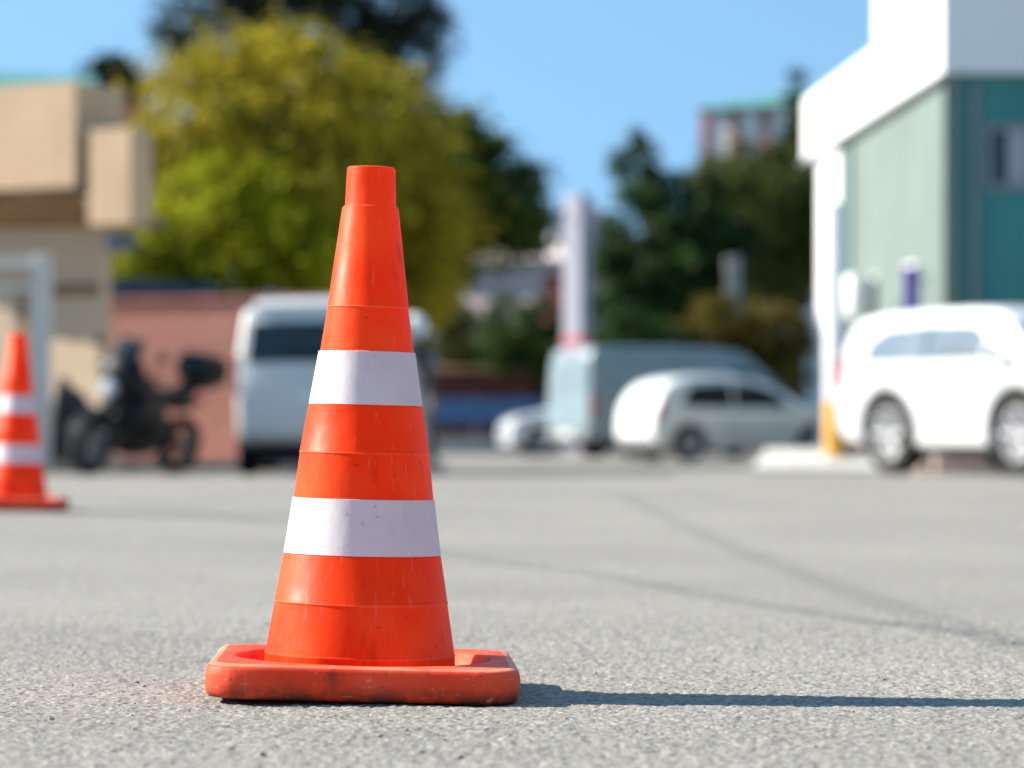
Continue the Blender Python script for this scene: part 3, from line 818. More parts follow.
    MB().tube([(-.02, .12, .32), (-.10, .34, .01 + .34 * math.sin(-lean))], .014, 8).build('side_stand', M['grey'], t)
    for sy in (-1, 1):
        MB().blob((.12, sy * .17, .60), (.34, .07, .26), 16, 10).build('side_fairing', M['black'], t, 60)
    MB().blob((.05, 0, .30), (.34, .15, .10), 14, 8).build('belly_pan', M['black'], t, 60)
    MB().blob((.50, 0, .74), (.13, .16, .22), 14, 10).build('radiator_cowl', M['black'], t, 60)
    MB().blob((-.93, 0, .80), (.03, .09, .04), 10, 6).build('tail_light', M['redlamp'], t, 60)
    return t


motorcycle((PX(131, 33.2), 33.2, 0), math.radians(-120), math.radians(-13))

# black lumpy mesh standing in for the shadow left of the motorcycle
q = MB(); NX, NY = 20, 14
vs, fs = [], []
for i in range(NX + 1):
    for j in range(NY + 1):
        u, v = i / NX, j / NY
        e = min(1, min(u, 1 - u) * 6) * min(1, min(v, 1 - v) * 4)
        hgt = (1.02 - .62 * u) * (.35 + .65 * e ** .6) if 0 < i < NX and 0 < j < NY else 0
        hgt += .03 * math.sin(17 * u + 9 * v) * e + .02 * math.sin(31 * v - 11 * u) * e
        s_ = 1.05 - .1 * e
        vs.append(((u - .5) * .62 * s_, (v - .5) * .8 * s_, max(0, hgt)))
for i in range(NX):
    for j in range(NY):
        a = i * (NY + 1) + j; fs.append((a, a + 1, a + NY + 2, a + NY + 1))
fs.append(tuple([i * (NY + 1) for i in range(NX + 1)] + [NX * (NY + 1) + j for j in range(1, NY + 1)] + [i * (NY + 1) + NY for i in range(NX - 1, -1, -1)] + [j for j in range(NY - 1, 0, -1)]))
q.add(vs, fs); o = q.build('shade_shape', M['dullblack'], None, 60)
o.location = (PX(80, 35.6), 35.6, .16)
tag(o, 'sloping black shape standing in for shade beside the white gate post', 'covered heap')


# ------------------------------------------------------------------ person half hidden by the cone
def person(loc, rz):
    t = thing('person', 'person in white helmet, black jacket and faded jeans standing behind the foreground cone', 'person', loc, rz)
    me = bpy.data.meshes.new('body')
    J = [('pel', (0, 0, .95), .145, .105), ('bel', (0, 0, 1.10), .135, .10), ('che', (0, .01, 1.28), .165, .115), ('nb', (0, .01, 1.42), .10, .08), ('nk', (0, .015, 1.49), .055, .058), ('hd', (0, .02, 1.60), .078, .09), ('ht', (0, .02, 1.69), .06, .07)]
    E = [(0, 1), (1, 2), (2, 3), (3, 4), (4, 5), (5, 6)]
    for sx in (-1, 1):
        b = len(J)
        J += [('h', (sx * .10, 0, .88), .088, .09), ('k', (sx * .115, .01, .50), .060, .062), ('a', (sx * .12, -.015, .10), .040, .045), ('t', (sx * .14, .15, .04), .045, .032)]
        E += [(0, b), (b, b + 1), (b + 1, b + 2), (b + 2, b + 3)]
        b = len(J)
        J += [('s', (sx * .19, .0, 1.39), .062, .062), ('e', (sx * .25, -.02, 1.11), .045, .045), ('w', (sx * .26, .06, .87), .030, .028), ('p', (sx * .262, .085, .80), .036, .020)]
        E += [(3, b), (b, b + 1), (b + 1, b + 2), (b + 2, b + 3)]
        for k in range(4):
            f = len(J); y0 = .085 + (k - 1.5) * .019; ln = (.07, .082, .076, .06)[k]
            J += [('f', (sx * .262, y0, .765), .0095, .0095), ('f', (sx * .256, y0 + .006, .765 - ln * .55), .0085, .0085), ('f', (sx * .244, y0 + .008, .765 - ln), .007, .007)]
            E += [(b + 3, f), (f, f + 1), (f + 1, f + 2)]
        f = len(J)
        J += [('th', (sx * .256, .125, .80), .011, .011), ('th', (sx * .248, .142, .765), .009, .009)]
        E += [(b + 3, f), (f, f + 1)]
    me.from_pydata([j[1] for j in J], E, [])
    o = bpy.data.objects.new('body', me); COL.objects.link(o)
    o.modifiers.new('skin', 'SKIN')
    for i, j in enumerate(J): me.skin_vertices[0].data[i].radius = (j[2], j[3])
    me.skin_vertices[0].data[0].use_root = True
    sb = o.modifiers.new('sub', 'SUBSURF'); sb.levels = 2; sb.render_levels = 2
    dg = bpy.context.evaluated_depsgraph_get()
    m2 = bpy.data.meshes.new_from_object(o.evaluated_get(dg))
    o.modifiers.clear(); o.data = m2; bpy.data.meshes.remove(me)
    m2.materials.clear()
    for q in ('denim', 'jacket', 'skin', 'black'): m2.materials.append(M[q])
    for p in m2.polygons:
        x, y, z = p.center
        i = 0
        if z > .93: i = 1
        if abs(x) > .19 and z < 1.25: i = 1
        if abs(x) > .2 and z < .845: i = 2
        if z > 1.475: i = 2
        if z < .12: i = 3
        p.material_index = i; p.use_smooth = True
    o.parent = t
    hm = MB().blob((0, .005, 1.635), (.135, .155, .145), 20, 14); hm.build('helmet', M['whitepaint'], t, 60)
    MB().blob((0, .085, 1.63), (.105, .09, .055), 16, 10).build('visor', M['glass'], t, 60)
    bt = MB().tube([(-.17, 0, .955), (-.1, .10, .95), (.1, .10, .95), (.17, 0, .955), (.1, -.10, .95), (-.1, -.10, .95), (-.17, 0, .955)], .022, 8); bt.build('belt', M['black'], t, 60)
    return t


pp = person((PX(415, 38.4), 38.4, 0), math.radians(35)); pp.scale = (1.06, 1.06, 1.06)


# ------------------------------------------------------------------ right building
t = thing('teal_building', 'pale teal building with a tall white parapet at the right edge', 'building', (5.14, 38, 0))
def L(pts): return [(x - 5.14, y - 38) for x, y in pts]
w = MB()
fp = L([(5.14, 38), (14, 38), (14, 52), (4.70, 49)])
w.prism(fp, 0, 4.715)
w.m = [0, 0, 1, 0, 0, 0]
w.build('wall', [M['paleteal'], M['teal']], t)
MB().prism(L([(5.09, 37.85), (14.2, 37.85), (14.2, 52.4), (4.56, 50.1), (4.90, 43.05)]), 4.72, 5.68).build('parapet', M['whitepaint'], t)
MB().prism(L([(5.05, 37.80), (14.25, 37.80), (14.25, 43.0), (4.87, 43.0)]), 5.683, 7.4).build('parapet', M['whitepaint'], t)
MB().prism(L([(5.115, 37.93), (5.30, 37.93), (5.30, 37.997), (5.115, 37.997)]), 0, 4.71).build('corner_strip', M['paleteal'], t)
# far end pier of white render
def on_side(s0, s1, out, z0, z1, mb):
    """box let on to the side wall: s = metres from the near corner towards the far end"""
    d = Vector((4.70 - 5.14, 11.0)).normalized(); n = Vector((-d.y, d.x))
    P = [Vector((0, 0)) + d * s0 + n * .0, d * s1 + n * .0, d * s1 + n * out, d * s0 + n * out]
    mb.prism([(p.x, p.y) for p in P], z0, z1); return mb
on_side(8.6, 10.9, .03, 0, 4.71, MB()).build('end_pier', M['whitepaint'], t)
on_side(7.55, 7.68, .06, .0, 4.59, MB()).build('downpipe', M['teal'], t)
fr = MB(); X0, X1, Z0, Z1 = .47, 1.62, 3.34, 4.12
fr.box(X0, X0 + .07, -.05, .03, Z0, Z1).box(X1 - .07, X1, -.05, .03, Z0, Z1).box(X0 + .07, X1 - .07, -.05, .03, Z0, Z0 + .07).box(X0 + .07, X1 - .07, -.05, .03, Z1 - .07, Z1)
fr.box((X0 + X1) / 2 - .03, (X0 + X1) / 2 + .03, -.045, .03, Z0 + .07, Z1 - .07)
fo = fr.build('window', M['frame'], t)
MB().box(X0 + .07, X0 + .27, -.012, -.004, Z0 + .07, Z1 - .07).build('pane', M['glass'], fo)
MB().box(X0 + .273, (X0 + X1) / 2 - .03, -.014, -.004, Z0 + .07, Z1 - .07).build('pane', M['curtain'], fo)
MB().box((X0 + X1) / 2 + .03, X1 - .07, -.012, -.004, Z0 + .07, Z1 - .07).build('pane', M['curtain'], fo)
MB().prism(L([(5.02, 37.77), (14.3, 37.77), (14.3, 43.03), (4.84, 43.03)]), 7.403, 7.5).build('coping', M['greypaint'], t)
gu = MB()
gu.tube([(5.07 - 5.14, -.02 + .0, 4.68), (4.545 - 5.14, 12.1, 4.68)], .045, 8); gu.build('gutter', M['frame'], t, 60)
MB().tube([(.35, -.06, 4.6), (.35, -.06, .2)], .04, 10).build('downpipe', M['frame'], t, 60)
ds = MB(); on_side(3.4, 4.4, .04, .0, 2.15, ds); ds.build('door', M['paleteal'], t)
for a in (2.0, 5.2):
    q = on_side(a, a + .9, .03, 1.5, 2.6, MB()).build('window', M['whitepaint'], t)
    on_side(a + .07, a + .83, .036, 1.57, 2.53, MB()).build('pane', M['glass'], q)
pa = MB().prism([(4.9, 37.0), (14, 37.0), (14, 37.79), (4.9, 37.79)], 0, .2); pa.prism([(4.45, 38.2), (4.9, 37.0), (4.9, 37.79), (5.0, 38.2), (4.66, 46), (4.3, 46)], 0, .2)
po_ = pa.build('pavement', M['rubble'], None); struct(po_)
# things fixed to the wall
d_ = Vector((-.44, 11.0)).normalized(); n2 = Vector((-d_.y, d_.x))
def wall_pt(s, out, z): p = Vector((5.14, 38)) + d_ * s + n2 * out; return (p.x, p.y, z)
ac = MB(); ac.box(-.40, .40, -.15, .15, 0, .56, .03); ac.lathe([(.22, -.152), (.20, -.16), (.02, -.162)], 24, 'y', (-.1, 0, .28))
a_ = ac.build('air_conditioner', M['whitepaint'], None, 40); a_.location = wall_pt(5.6, .22, 2.05); a_.rotation_euler = (0, 0, math.atan2(-d_.y, -d_.x))
tag(a_, 'white box shaped air conditioner unit on the sunlit teal side wall', 'air conditioner')
sg = thing('blade_sign', 'narrow purple upright sign fixed beside the corner of the teal building', 'sign', wall_pt(1.2, 0, 1.55))
MB().box(-.30, -.10, -.03, .03, .0, .95, .01).build('sign_panel', M['purple'], sg)
for z in (.2, .8): MB().tube([(-.11, 0, z), (.03, 0, z)], .02, 8).build('bracket', M['grey'], sg)

# white post with yellow foot, kerb island, stones
isl = MB(); isl.prism([(PX(752, 36.4), 36.4), (PX(880, 36.4), 36.4), (PX(884, 38.2), 38.2), (PX(765, 38.6), 38.6)], -.1, [.05, .05, .27, .27])
io = isl.build('kerb_island', M['kerb'], None); struct(io)
po = thing('gate_post', 'white round post with yellow painted foot on the kerb island', 'post', (PX(834, 37.4), 37.4, .2))
MB().lathe([(0, 0), (.118, 0), (.120, .01), (.118, .62), (.113, .63), (0, .63)], 28).build('painted_foot', M['yellow'], po, 40)
MB().lathe([(0, .632), (.109, .633), (.109, 2.93), (.102, 2.95), (0, 2.95)], 28).build('shaft', M['whitepaint'], po, 40)
for i, (px, d, r) in enumerate(((850, 37.5, .15), (863, 37.8, .11), (838, 37.4, .09))):
    z = .2
    o = MB().blob((0, 0, r * .6), (r, r * .8, r * .75), 10, 7, .12).build('stone', M['rubble'], None, 50); o.location = (PX(px, d), d, z)
    tag(o, ('largest pinkish stone lying on the white kerb island', 'pinkish stone behind the largest one, nearest the white car', 'smallest pinkish stone, next to the yellow post foot')[i], 'stone', 'stones on the kerb island')

# ------------------------------------------------------------------ left building, gate, pink wall
t = thing('beige_building', 'beige rendered building with overhanging upper bays at the left edge', 'building', (PX(60, 37.5), 37.5, 0), math.radians(-28))
BX, BY, BA = PX(60, 37.5), 37.5, math.radians(-28)
def RL(px, ly):          # local x of a photo column on the plane y = ly of the turned building
    k = (px - 512) / F; c, q = math.cos(BA), -math.sin(BA)
    return (k * BY + k * ly * c - BX - ly * q) / (c + k * q)
def RZ(py, lx, ly): return .063 + PZ(py - 2, BY + lx * math.sin(BA) + ly * math.cos(BA))
MB().box(RL(-160, 0), RL(101, 0), 0, .2, 0, 3.0).build('wall', M['cream'], t)
xe = RL(75, -.85)
MB().box(RL(-165, -.85), xe, -.85, .12, RZ(185, xe, -.85), RZ(80, xe, -.85)).build('upper_bay', M['beige'], t)
xf = RL(130, -.80)
xg = RL(88, -.80)
MB().box(xg, xf, -.80, -.42, RZ(222, xf, -.8), RZ(126, xf, -.8)).build('upper_bay', M['beige'], t)
MB().box(xg + .01, RL(124, -.41), -.415, .15, 3.01, RZ(130, xf, -.4)).build('wall', M['cream'], t)
MB().box(xe + .003, xg - .003, -.35, .10, RZ(214, xg, -.35), RZ(126, xg, -.35)).build('recess_wall', M['beige'], t)
za, zb = RZ(184, xe, -.8), RZ(131, xe, -.8)
wn = MB().box(xe + .01, xg - .01, -.41, -.352, za, zb).build('window', M['greypaint'], t)
MB().box(xe + .03, xg - .03, -.418, -.412, za + .03, zb - .03).build('pane', M['glass'], wn)
# brown boarded soffit sloping down behind the bays
sf = MB()
xa, xm, xb = RL(-165, -.8), RL(72, -.8), RL(130, -.78)
z1, z2, z3 = RZ(185, xe, -.85) - .004, RZ(222, xf, -.8) - .004, 2.98
sf.add([(xa, -.80, z1), (xm, -.80, z1), (xb, -.78, z2), (xb, .0, z3 - .1), (xa, .0, z3), (xa, -.80, z1 - .06), (xm, -.80, z1 - .06), (xb - .02, -.78, z2 - .06), (xb - .02, -.004, z3 - .16), (xa, -.004, z3 - .06)],
       [(0, 1, 2, 3, 4), (9, 8, 7, 6, 5), (0, 5, 6, 1), (1, 6, 7, 2), (2, 7, 8, 3), (3, 8, 9, 4), (4, 9, 5, 0)])
sf.build('soffit', M['brown'], t)
MB().box(RL(108, -.6), RL(128, -.6), -.66, -.42, z2 - .28, z2 - .07).build('blind_box', M['navy'], t)
MB().box(RL(14, 0), RL(34, 0), -.05, -.003, .16, 2.15).build('door', M['brown'], t)
MB().box(RL(55, 0), RL(99, 0), -.035, -.003, 2.05, 2.2).build('ledge', M['brown'], t)
st = MB().box(PX(40, 35), PX(100, 35), 35.3, 37.0, 0, .16, .02).build('step', M['concrete'], None); struct(st)

gt = thing('yard_gate', 'pale grey painted gate frame with square posts before the beige building', 'gate', (PX(42, 34), 34.0, 0))
MB().box(-.085, .085, -.085, .085, 0, 2.34, .012).build('post', M['greypaint'], gt)
MB().box(-1.7, -1.54, -.085, .085, 0, 2.34, .012).build('post', M['greypaint'], gt)
MB().box(-1.535, -.088, -.06, .06, 2.20, 2.30, .012).build('crossbar', M['greypaint'], gt)
gl = MB()
gl.box(-1.52, -.10, -.02, .02, .14, .20).box(-1.52, -.10, -.02, .02, 1.96, 2.02)
for k in range(9): gl.box(-1.5 + k * .17, -1.47 + k * .17, -.015, .015, .203, 1.957)
gl.build('gate_leaf', M['greypaint'], gt)

pk = thing('garden_wall', 'salmon pink rendered wall behind the motorcycle and minivan', 'wall', (PX(104, 40.4), 40.4, 0), math.radians(-18))
MB().box(0, PX(400, 39.6) - PX(107, 39.6), 0, .22, 0, 2.10).build('wall', M['pink'], pk)
MB().box(-.03, PX(400, 39.6) - PX(107, 39.6) + .03, -.03, .25, 2.103, 2.17, .01).build('coping', M['tile'], pk)
pv = MB().box(PX(100, 38.5), PX(445, 38.5), 38.2, 38.6, 0, .12, .02).build('pavement', M['concrete'], None); struct(pv)


# ------------------------------------------------------------------ middle distance
py_ = thing('pylon', 'tall white square pylon rising behind the grey panel van', 'pylon', (PX(577, 71), 71, 0), math.radians(45))
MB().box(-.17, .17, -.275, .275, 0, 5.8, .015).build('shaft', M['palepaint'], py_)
MB().box(-.19, .19, -.295, .295, 2.50, 2.63, .01).build('red_band', M['red'], py_)

bf = thing('blue_fence', 'low blue sheet metal fence on a grey concrete plinth in the far middle', 'fence', (PX(425, 76), 76, 0))
Lf = PX(566, 76) - PX(425, 76)
MB().box(0, Lf, 0, .25, 0, .42).build('plinth', M['concrete'], bf)
MB().box(0, Lf, .09, .13, .72, 1.32).build('panel', M['blue'], bf)
for k in range(4): MB().box(.1 + k * 1.05, .18 + k * 1.05, .135, .215, .423, 1.40).build('post', M['grey'], bf)

sh = thing('red_shed', 'dark red low shed in the shade behind the blue fence', 'shed', (PX(435, 79), 79, 0))
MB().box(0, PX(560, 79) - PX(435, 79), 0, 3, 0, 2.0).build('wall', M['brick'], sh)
MB().prism([(-.15, -.2), (PX(560, 79) - PX(435, 79) + .15, -.2), (PX(560, 79) - PX(435, 79) + .15, 3.2), (-.15, 3.2)], 2.003, [2.1, 2.1, 2.5, 2.5]).build('roof', M['brown'], sh)

hs = thing('pale_house', 'pale pink rendered house between the trees in the far middle', 'house', (PX(432, 92), 92, 0), math.radians(-24))
wd = (PX(566, 92) - PX(432, 92)) * 1.06
MB().box(0, wd, 0, 8, 0, 5.4).build('wall', M['palehouse'], hs)
MB().add([(-.2, -.4, 5.403), (wd + .2, -.4, 5.403), (wd + .2, 8.4, 5.403), (-.2, 8.4, 5.403), (.6, 4, 7.2), (wd - .6, 4, 7.2)], [(3, 2, 1, 0), (0, 1, 5, 4), (1, 2, 5), (2, 3, 4, 5), (3, 0, 4)]).build('roof', M['palehouse'], hs)
for k in range(3):
    wo = MB().box(.5 + k * 1.15, 1.15 + k * 1.15, -.04, -.002, 3.0, 4.2).build('window', M['tile'], hs)
    MB().box(.56 + k * 1.15, 1.09 + k * 1.15, -.05, -.042, 3.06, 4.14).build('pane', M['glass'], wo)
MB().box(wd - .55, wd - .003, -.06, -.003, 3.5, 5.0).build('shutter', M['redwall'], hs)

# far left: red wall and teal roof over the beige bays
lb = thing('red_building', 'red walled building with a teal roof behind the beige bays', 'building', (PX(70, 84), 84, 0))
MB().box(PX(-60, 84) - PX(70, 84), PX(138, 84) - PX(70, 84), 0, 8, 0, PZ(94, 84)).build('wall', M['redwall'], lb)
rz_ = PZ(94, 84)
x0, x1 = PX(-62, 84) - PX(70, 84), PX(92, 84) - PX(70, 84)
MB().add([(x0, -.3, rz_ + .003), (x1, -.3, rz_ + .003), (x1, 8.3, rz_ + .003), (x0, 8.3, rz_ + .003), (x0, 3, PZ(50, 84)), (x1 - .3, 3, PZ(56, 84))], [(3, 2, 1, 0), (0, 1, 5, 4), (1, 2, 5), (2, 3, 4, 5), (3, 0, 4)]).build('roof', M['tealroof'], lb)

# far right: building with teal roof and red piers above the trees
rb = thing('hill_house', 'distant white house with red piers and teal roof above the dark trees', 'house', (PX(702, 96), 96, 0), math.radians(-26))
wd = (PX(806, 96) - PX(700, 96)) * 1.1
MB().box(0, wd, 0, 8, 0, PZ(104, 96)).build('wall', M['whitepaint'], rb)
for k in range(4): MB().box(-.02 + k * .98, .22 + k * .98, -.12, -.003, 0, PZ(105, 96)).build('pier', M['tile'], rb)
for k in range(3):
    wo = MB().box(.34 + k * .98, .84 + k * .98, -.05, -.003, 6.6, 8.3).build('window', M['greypaint'], rb)
MB().box(-.05, wd, -.3, -.125, 6.2, 8.0).build('balcony', M['tile'], rb)
ez = PZ(104, 96) + .004
MB().add([(-.1, -.5, ez), (wd + .3, -.5, ez), (wd + .3, 8.4, ez), (-.1, 8.4, ez), (1.6, 4, ez + .95), (wd, 4, ez + 1.0)], [(3, 2, 1, 0), (0, 1, 5, 4), (1, 2, 5), (2, 3, 4, 5), (3, 0, 4)]).build('roof', M['tealroof'], rb)

gp = thing('gate_pier', 'short white masonry pier among the shrubs under the dark cedar', 'pier', (PX(733, 78), 78, 0))
MB().box(-.17, .17, -.17, .17, 0, PZ(250, 78) - .18, .02).build('shaft', M['concrete'], gp)
MB().box(-.19, .19, -.19, .19, PZ(250, 78) - .178, PZ(250, 78), .03).build('cap', M['concrete'], gp)


# ------------------------------------------------------------------ trees and shrubs
def leaves(name, m, parent, blobs, count, size, clump=.45, seed=1, shell=.55, flat=1.0):
    """crown: thousands of leaf blades gathered into clumps spread through the ellipsoids"""
    g = np.random.default_rng(seed)
    vol = np.array([b[3] * b[4] * b[5] for b in blobs]) ** .8; vol /= vol.sum()
    ncl = max(12, count // 70)
    which = g.choice(len(blobs), ncl, p=vol)
    B = np.array(blobs)[which]
    d = g.normal(size=(ncl, 3)); d /= np.linalg.norm(d, axis=1)[:, None]
    rad = np.where(g.random(ncl) < shell, g.uniform(.78, 1.06, ncl), g.random(ncl) ** (1 / 3) * .95)
    cc = B[:, :3] + d * B[:, 3:6] * rad[:, None]
    cs = clump * g.uniform(.5, 1.35, ncl)
    idx = g.integers(0, ncl, count)
    off = g.normal(size=(count, 3)) * .5; off[:, 2] *= .7 * flat
    c = cc[idx] + off * cs[idx][:, None]
    c[:, 2] = np.maximum(c[:, 2], .03)
    nrm = g.normal(size=(count, 3)); nrm[:, 2] = np.abs(nrm[:, 2]) * .9 + .25; nrm += d[idx] * .7
    nrm /= np.linalg.norm(nrm, axis=1)[:, None]
    a = np.cross(nrm, g.normal(size=(count, 3))); a /= np.linalg.norm(a, axis=1)[:, None] + 1e-9
    b = np.cross(nrm, a)
    s = size * g.uniform(.6, 1.4, count)[:, None]
    tip, w = a * s, b * s * .42
    fold = nrm * s * .16
    V = np.stack([c - tip, c + w + fold, c + tip, c - w + fold], 1).reshape(-1, 3).astype(np.float32)
    i = np.arange(count) * 4
    me = bpy.data.meshes.new(name)
    fc = np.stack([i, i + 1, i + 2, i + 3], -1).astype(np.int32)
    me.vertices.add(len(V)); me.vertices.foreach_set('co', V.ravel())
    me.loops.add(fc.size); me.loops.foreach_set('vertex_index', fc.ravel())
    me.polygons.add(count); me.polygons.foreach_set('loop_start', np.arange(0, fc.size, 4, dtype=np.int32))
    me.update(calc_edges=True)
    tone = np.clip(g.normal(.5, .22, count) + g.normal(0, .25, ncl)[idx], 0, 1)
    at = me.attributes.new('leaf_tone', 'FLOAT', 'FACE'); at.data.foreach_set('value', tone.astype(np.float32))
    me.materials.append(m)
    o = bpy.data.objects.new(name, me); COL.objects.link(o)
    if parent: o.parent = parent
    return o


def tree(name, label, d, px, blobs, m, count, size, r0, trunk_top, seed, clump=.5, group=None, cat='tree', shell=.55, limbs=7):
    """blobs in photo terms: (px, py, depth offset, rx px, rz px, ry metres)"""
    X = PX(px, d); k = F / d
    t = thing(name, label, cat, (X, d, 0), 0, group)
    bl = [(PX(b[0], d) - X, b[2], PZ(b[1], d), b[3] / k, b[5], b[4] / k) for b in blobs]
    g = random.Random(seed)
    tr = MB()
    H = trunk_top
    path = [(0, 0, 0), (g.uniform(-.1, .1), g.uniform(-.1, .1), H * .35), (g.uniform(-.2, .2), g.uniform(-.2, .2), H * .7), (g.uniform(-.2, .2), 0, H)]
    tr.tube(path, [r0 * 1.25, r0, r0 * .75, r0 * .35], 12)
    for i in range(limbs):
        b = bl[i % len(bl)]; z = H * g.uniform(.4, .85); s0 = (0, 0, z)
        e = (b[0] + g.uniform(-.6, .6) * b[3], b[1] + g.uniform(-.6, .6) * b[4], b[2] + g.uniform(-.3, .6) * b[5])
        mid = (e[0] * .45 + g.uniform(-.2, .2), e[1] * .45 + g.uniform(-.2, .2), z + (e[2] - z) * .6)
        tr.tube([s0, mid, e], [r0 * .45, r0 * .28, r0 * .08], 7)
    tr.build('trunk', M['bark'], t, 60)
    cr = leaves('crown', m, t, bl, count, size, clump, seed, shell)
    return t, bl


# the big rounded olive-yellow tree behind the pink wall, with sunlit lime growth at its foot
tg, bl = tree('broadleaf_tree', 'large rounded olive yellow tree behind the pink wall and minivan', 47, 300,
     [(285, 120, 0, 118, 92, 1.9), (203, 130, -.3, 80, 82, 1.5), (375, 130, .2, 76, 78, 1.6), (310, 200, -.5, 138, 80, 2.0), (395, 215, .3, 58, 78, 1.4), (290, 75, .2, 86, 48, 1.2), (172, 190, -.5, 58, 66, 1.1), (420, 265, .2, 45, 45, 1.0)],
     M['leaf_olive'], 36000, .085, .2, 4.6, 21, .5)
k_ = F / 47; X_ = PX(300, 47)
tree('lime_shrub', 'bright lime green shrub growing against the olive tree behind the wall', 44.6, 235,
     [(225, 240, 0, 60, 46, .8), (170, 235, -.1, 40, 46, .7), (290, 235, 0, 46, 56, .7), (130, 258, 0, 24, 26, .4), (238, 185, 0, 50, 40, .6), (330, 255, 0, 30, 34, .6)], M['leaf_lime'], 11000, .075, .09, 2.6, 5, .42, cat='shrub')
tree('pine_tree', 'tall dark pine rising behind the olive tree and out of frame', 96, 300,
     [(225, 22, 0, 75, 42, 2), (320, 30, 0, 100, 52, 2.4), (408, 62, 0, 36, 52, 1.2), (395, 15, 0, 52, 42, 1.6), (160, 32, 0, 26, 18, .8), (290, -45, 0, 120, 50, 2.4), (420, 100, 0, 18, 30, .7)],
     M['leaf_pine'], 24000, .12, .34, 9.5, 31, .55)
tree('broadleaf_tree', 'dark green tree whose crown leans out right of the foreground cone', 50, 425,
     [(440, 160, 0, 46, 48, 1.2), (488, 185, -.2, 50, 50, 1.2), (430, 225, 0, 45, 40, 1.1), (512, 222, 0, 28, 26, .7), (455, 120, 0, 22, 22, .6), (415, 270, 0, 40, 36, 1)],
     M['leaf_dark'], 15000, .085, .16, 4.6, 41, .4)
tree('small_dark_tree', 'small dark tree rising behind the red building at the far left', 100, 116,
     [(114, 84, 0, 28, 26, 1.2), (134, 100, 0, 16, 16, .8), (112, 68, 0, 14, 12, .7)], M['leaf_pine'], 4000, .14, .16, 9.4, 51, .5)
tree('cedar_tree', 'dark cedar with layered drooping branches right of the white pylon', 80, 655,
     [(643, 132, 0, 9, 14, .4), (634, 158, 0, 20, 11, .7), (655, 165, 0, 22, 16, .8), (672, 180, 0, 20, 18, .9), (645, 192, 0, 36, 13, 1.2), (684, 205, 0, 30, 22, 1.2), (650, 225, 0, 46, 20, 1.6), (620, 250, 0, 26, 18, 1.1), (690, 250, 0, 48, 32, 1.7), (628, 285, 0, 34, 26, 1.4), (610, 300, 0, 26, 22, 1.1), (614, 225, 0, 16, 9, .8), (665, 330, 0, 44, 24, 1.3), (705, 190, 0, 20, 26, 1), (720, 235, 0, 36, 40, 1.4), (700, 275, 0, 50, 40, 1.5), (606, 270, 0, 18, 30, .9), (655, 262, 0, 44, 34, 1.8), (690, 300, .2, 42, 30, 1.3), (640, 320, .2, 46, 24, 1.3)],
     M['leaf_cedar'], 26000, .10, .3, 7.2, 61, .36)
tree('broadleaf_tree', 'drab green tree below the distant house, beside the teal building', 86, 756,
     [(750, 205, 0, 60, 52, 2), (735, 165, 0, 40, 26, 1.4), (785, 185, 0, 34, 46, 1.5), (770, 262, 0, 56, 36, 1.6), (806, 235, 0, 24, 60, 1.2)],
     M['leaf_drab'], 22000, .10, .25, 6.4, 71, .5)
tree('cypress_tree', 'slim dark cypress standing against the parapet of the teal building', 90, 797,
     [(797, 110, 0, 12, 44, .4), (799, 160, 0, 17, 50, .5), (800, 230, 0, 20, 70, .6)], M['leaf_cedar'], 6000, .1, .2, 7.5, 81, .3, shell=.7)
for i, (px, d, bl_, mm, lab, n) in enumerate((
    (456, 80, [(455, 335, 0, 34, 34, .9), (436, 350, 0, 20, 30, .6)], 'leaf_drab', 'drab olive bush just right of the foreground cone', 5000),
    (520, 79, [(522, 322, 0, 42, 38, 1.0), (500, 345, 0, 26, 26, .8), (546, 350, 0, 20, 30, .7)], 'leaf_dark', 'deep green bush between the olive bush and the white pylon', 7000),
    (712, 74, [(712, 318, 0, 34, 28, .8), (700, 345, 0, 30, 40, .8)], 'leaf_yellow', 'yellowish bush behind the grey panel van roof', 5000),
    (772, 74, [(770, 330, 0, 40, 36, .9), (795, 350, 0, 28, 46, .8), (750, 360, 0, 30, 50, .8)], 'leaf_yellow', 'brownish yellow bush behind the grey panel van nose, beside the white post', 7000),
    (650, 73, [(640, 345, 0, 50, 40, .9), (610, 360, 0, 25, 40, .7)], 'leaf_cedar', 'very dark bush under the cedar behind the grey van', 6000))):
    tree('bush', lab, d, px, bl_, M[mm], n, .08, .07, 1.6, 90 + i, .34, 'bushes beyond the parked vehicles', 'bush')


# ------------------------------------------------------------------ loose grit on the asphalt
gm = MB(); gr = random.Random(3)
for k in range(190):
    y = 3.7 + 5.5 * gr.random() ** 1.6; x = gr.uniform(-.19, .19) * y
    if abs(x + .2145) < .235 and abs(y - 4.655) < .24: continue
    q = gr.choice((.0014, .0017, .002, .0024, .003)) * gr.uniform(.8, 1.2)
    z = float(ground_h(np.array(x), np.array(y)))
    a0 = gr.uniform(0, 6); n0 = len(gm.v)
    gm.blob((x, y, z + q * .45), (q * gr.uniform(.8, 1.5), q * gr.uniform(.8, 1.3), q * .7), 6, 4, .22, gr.choice((0, 1, 1, 2)))
o = gm.build('loose_grit', [M['grey'], M['concrete'], M['rubble']], None, 50); o['kind'] = 'stuff'


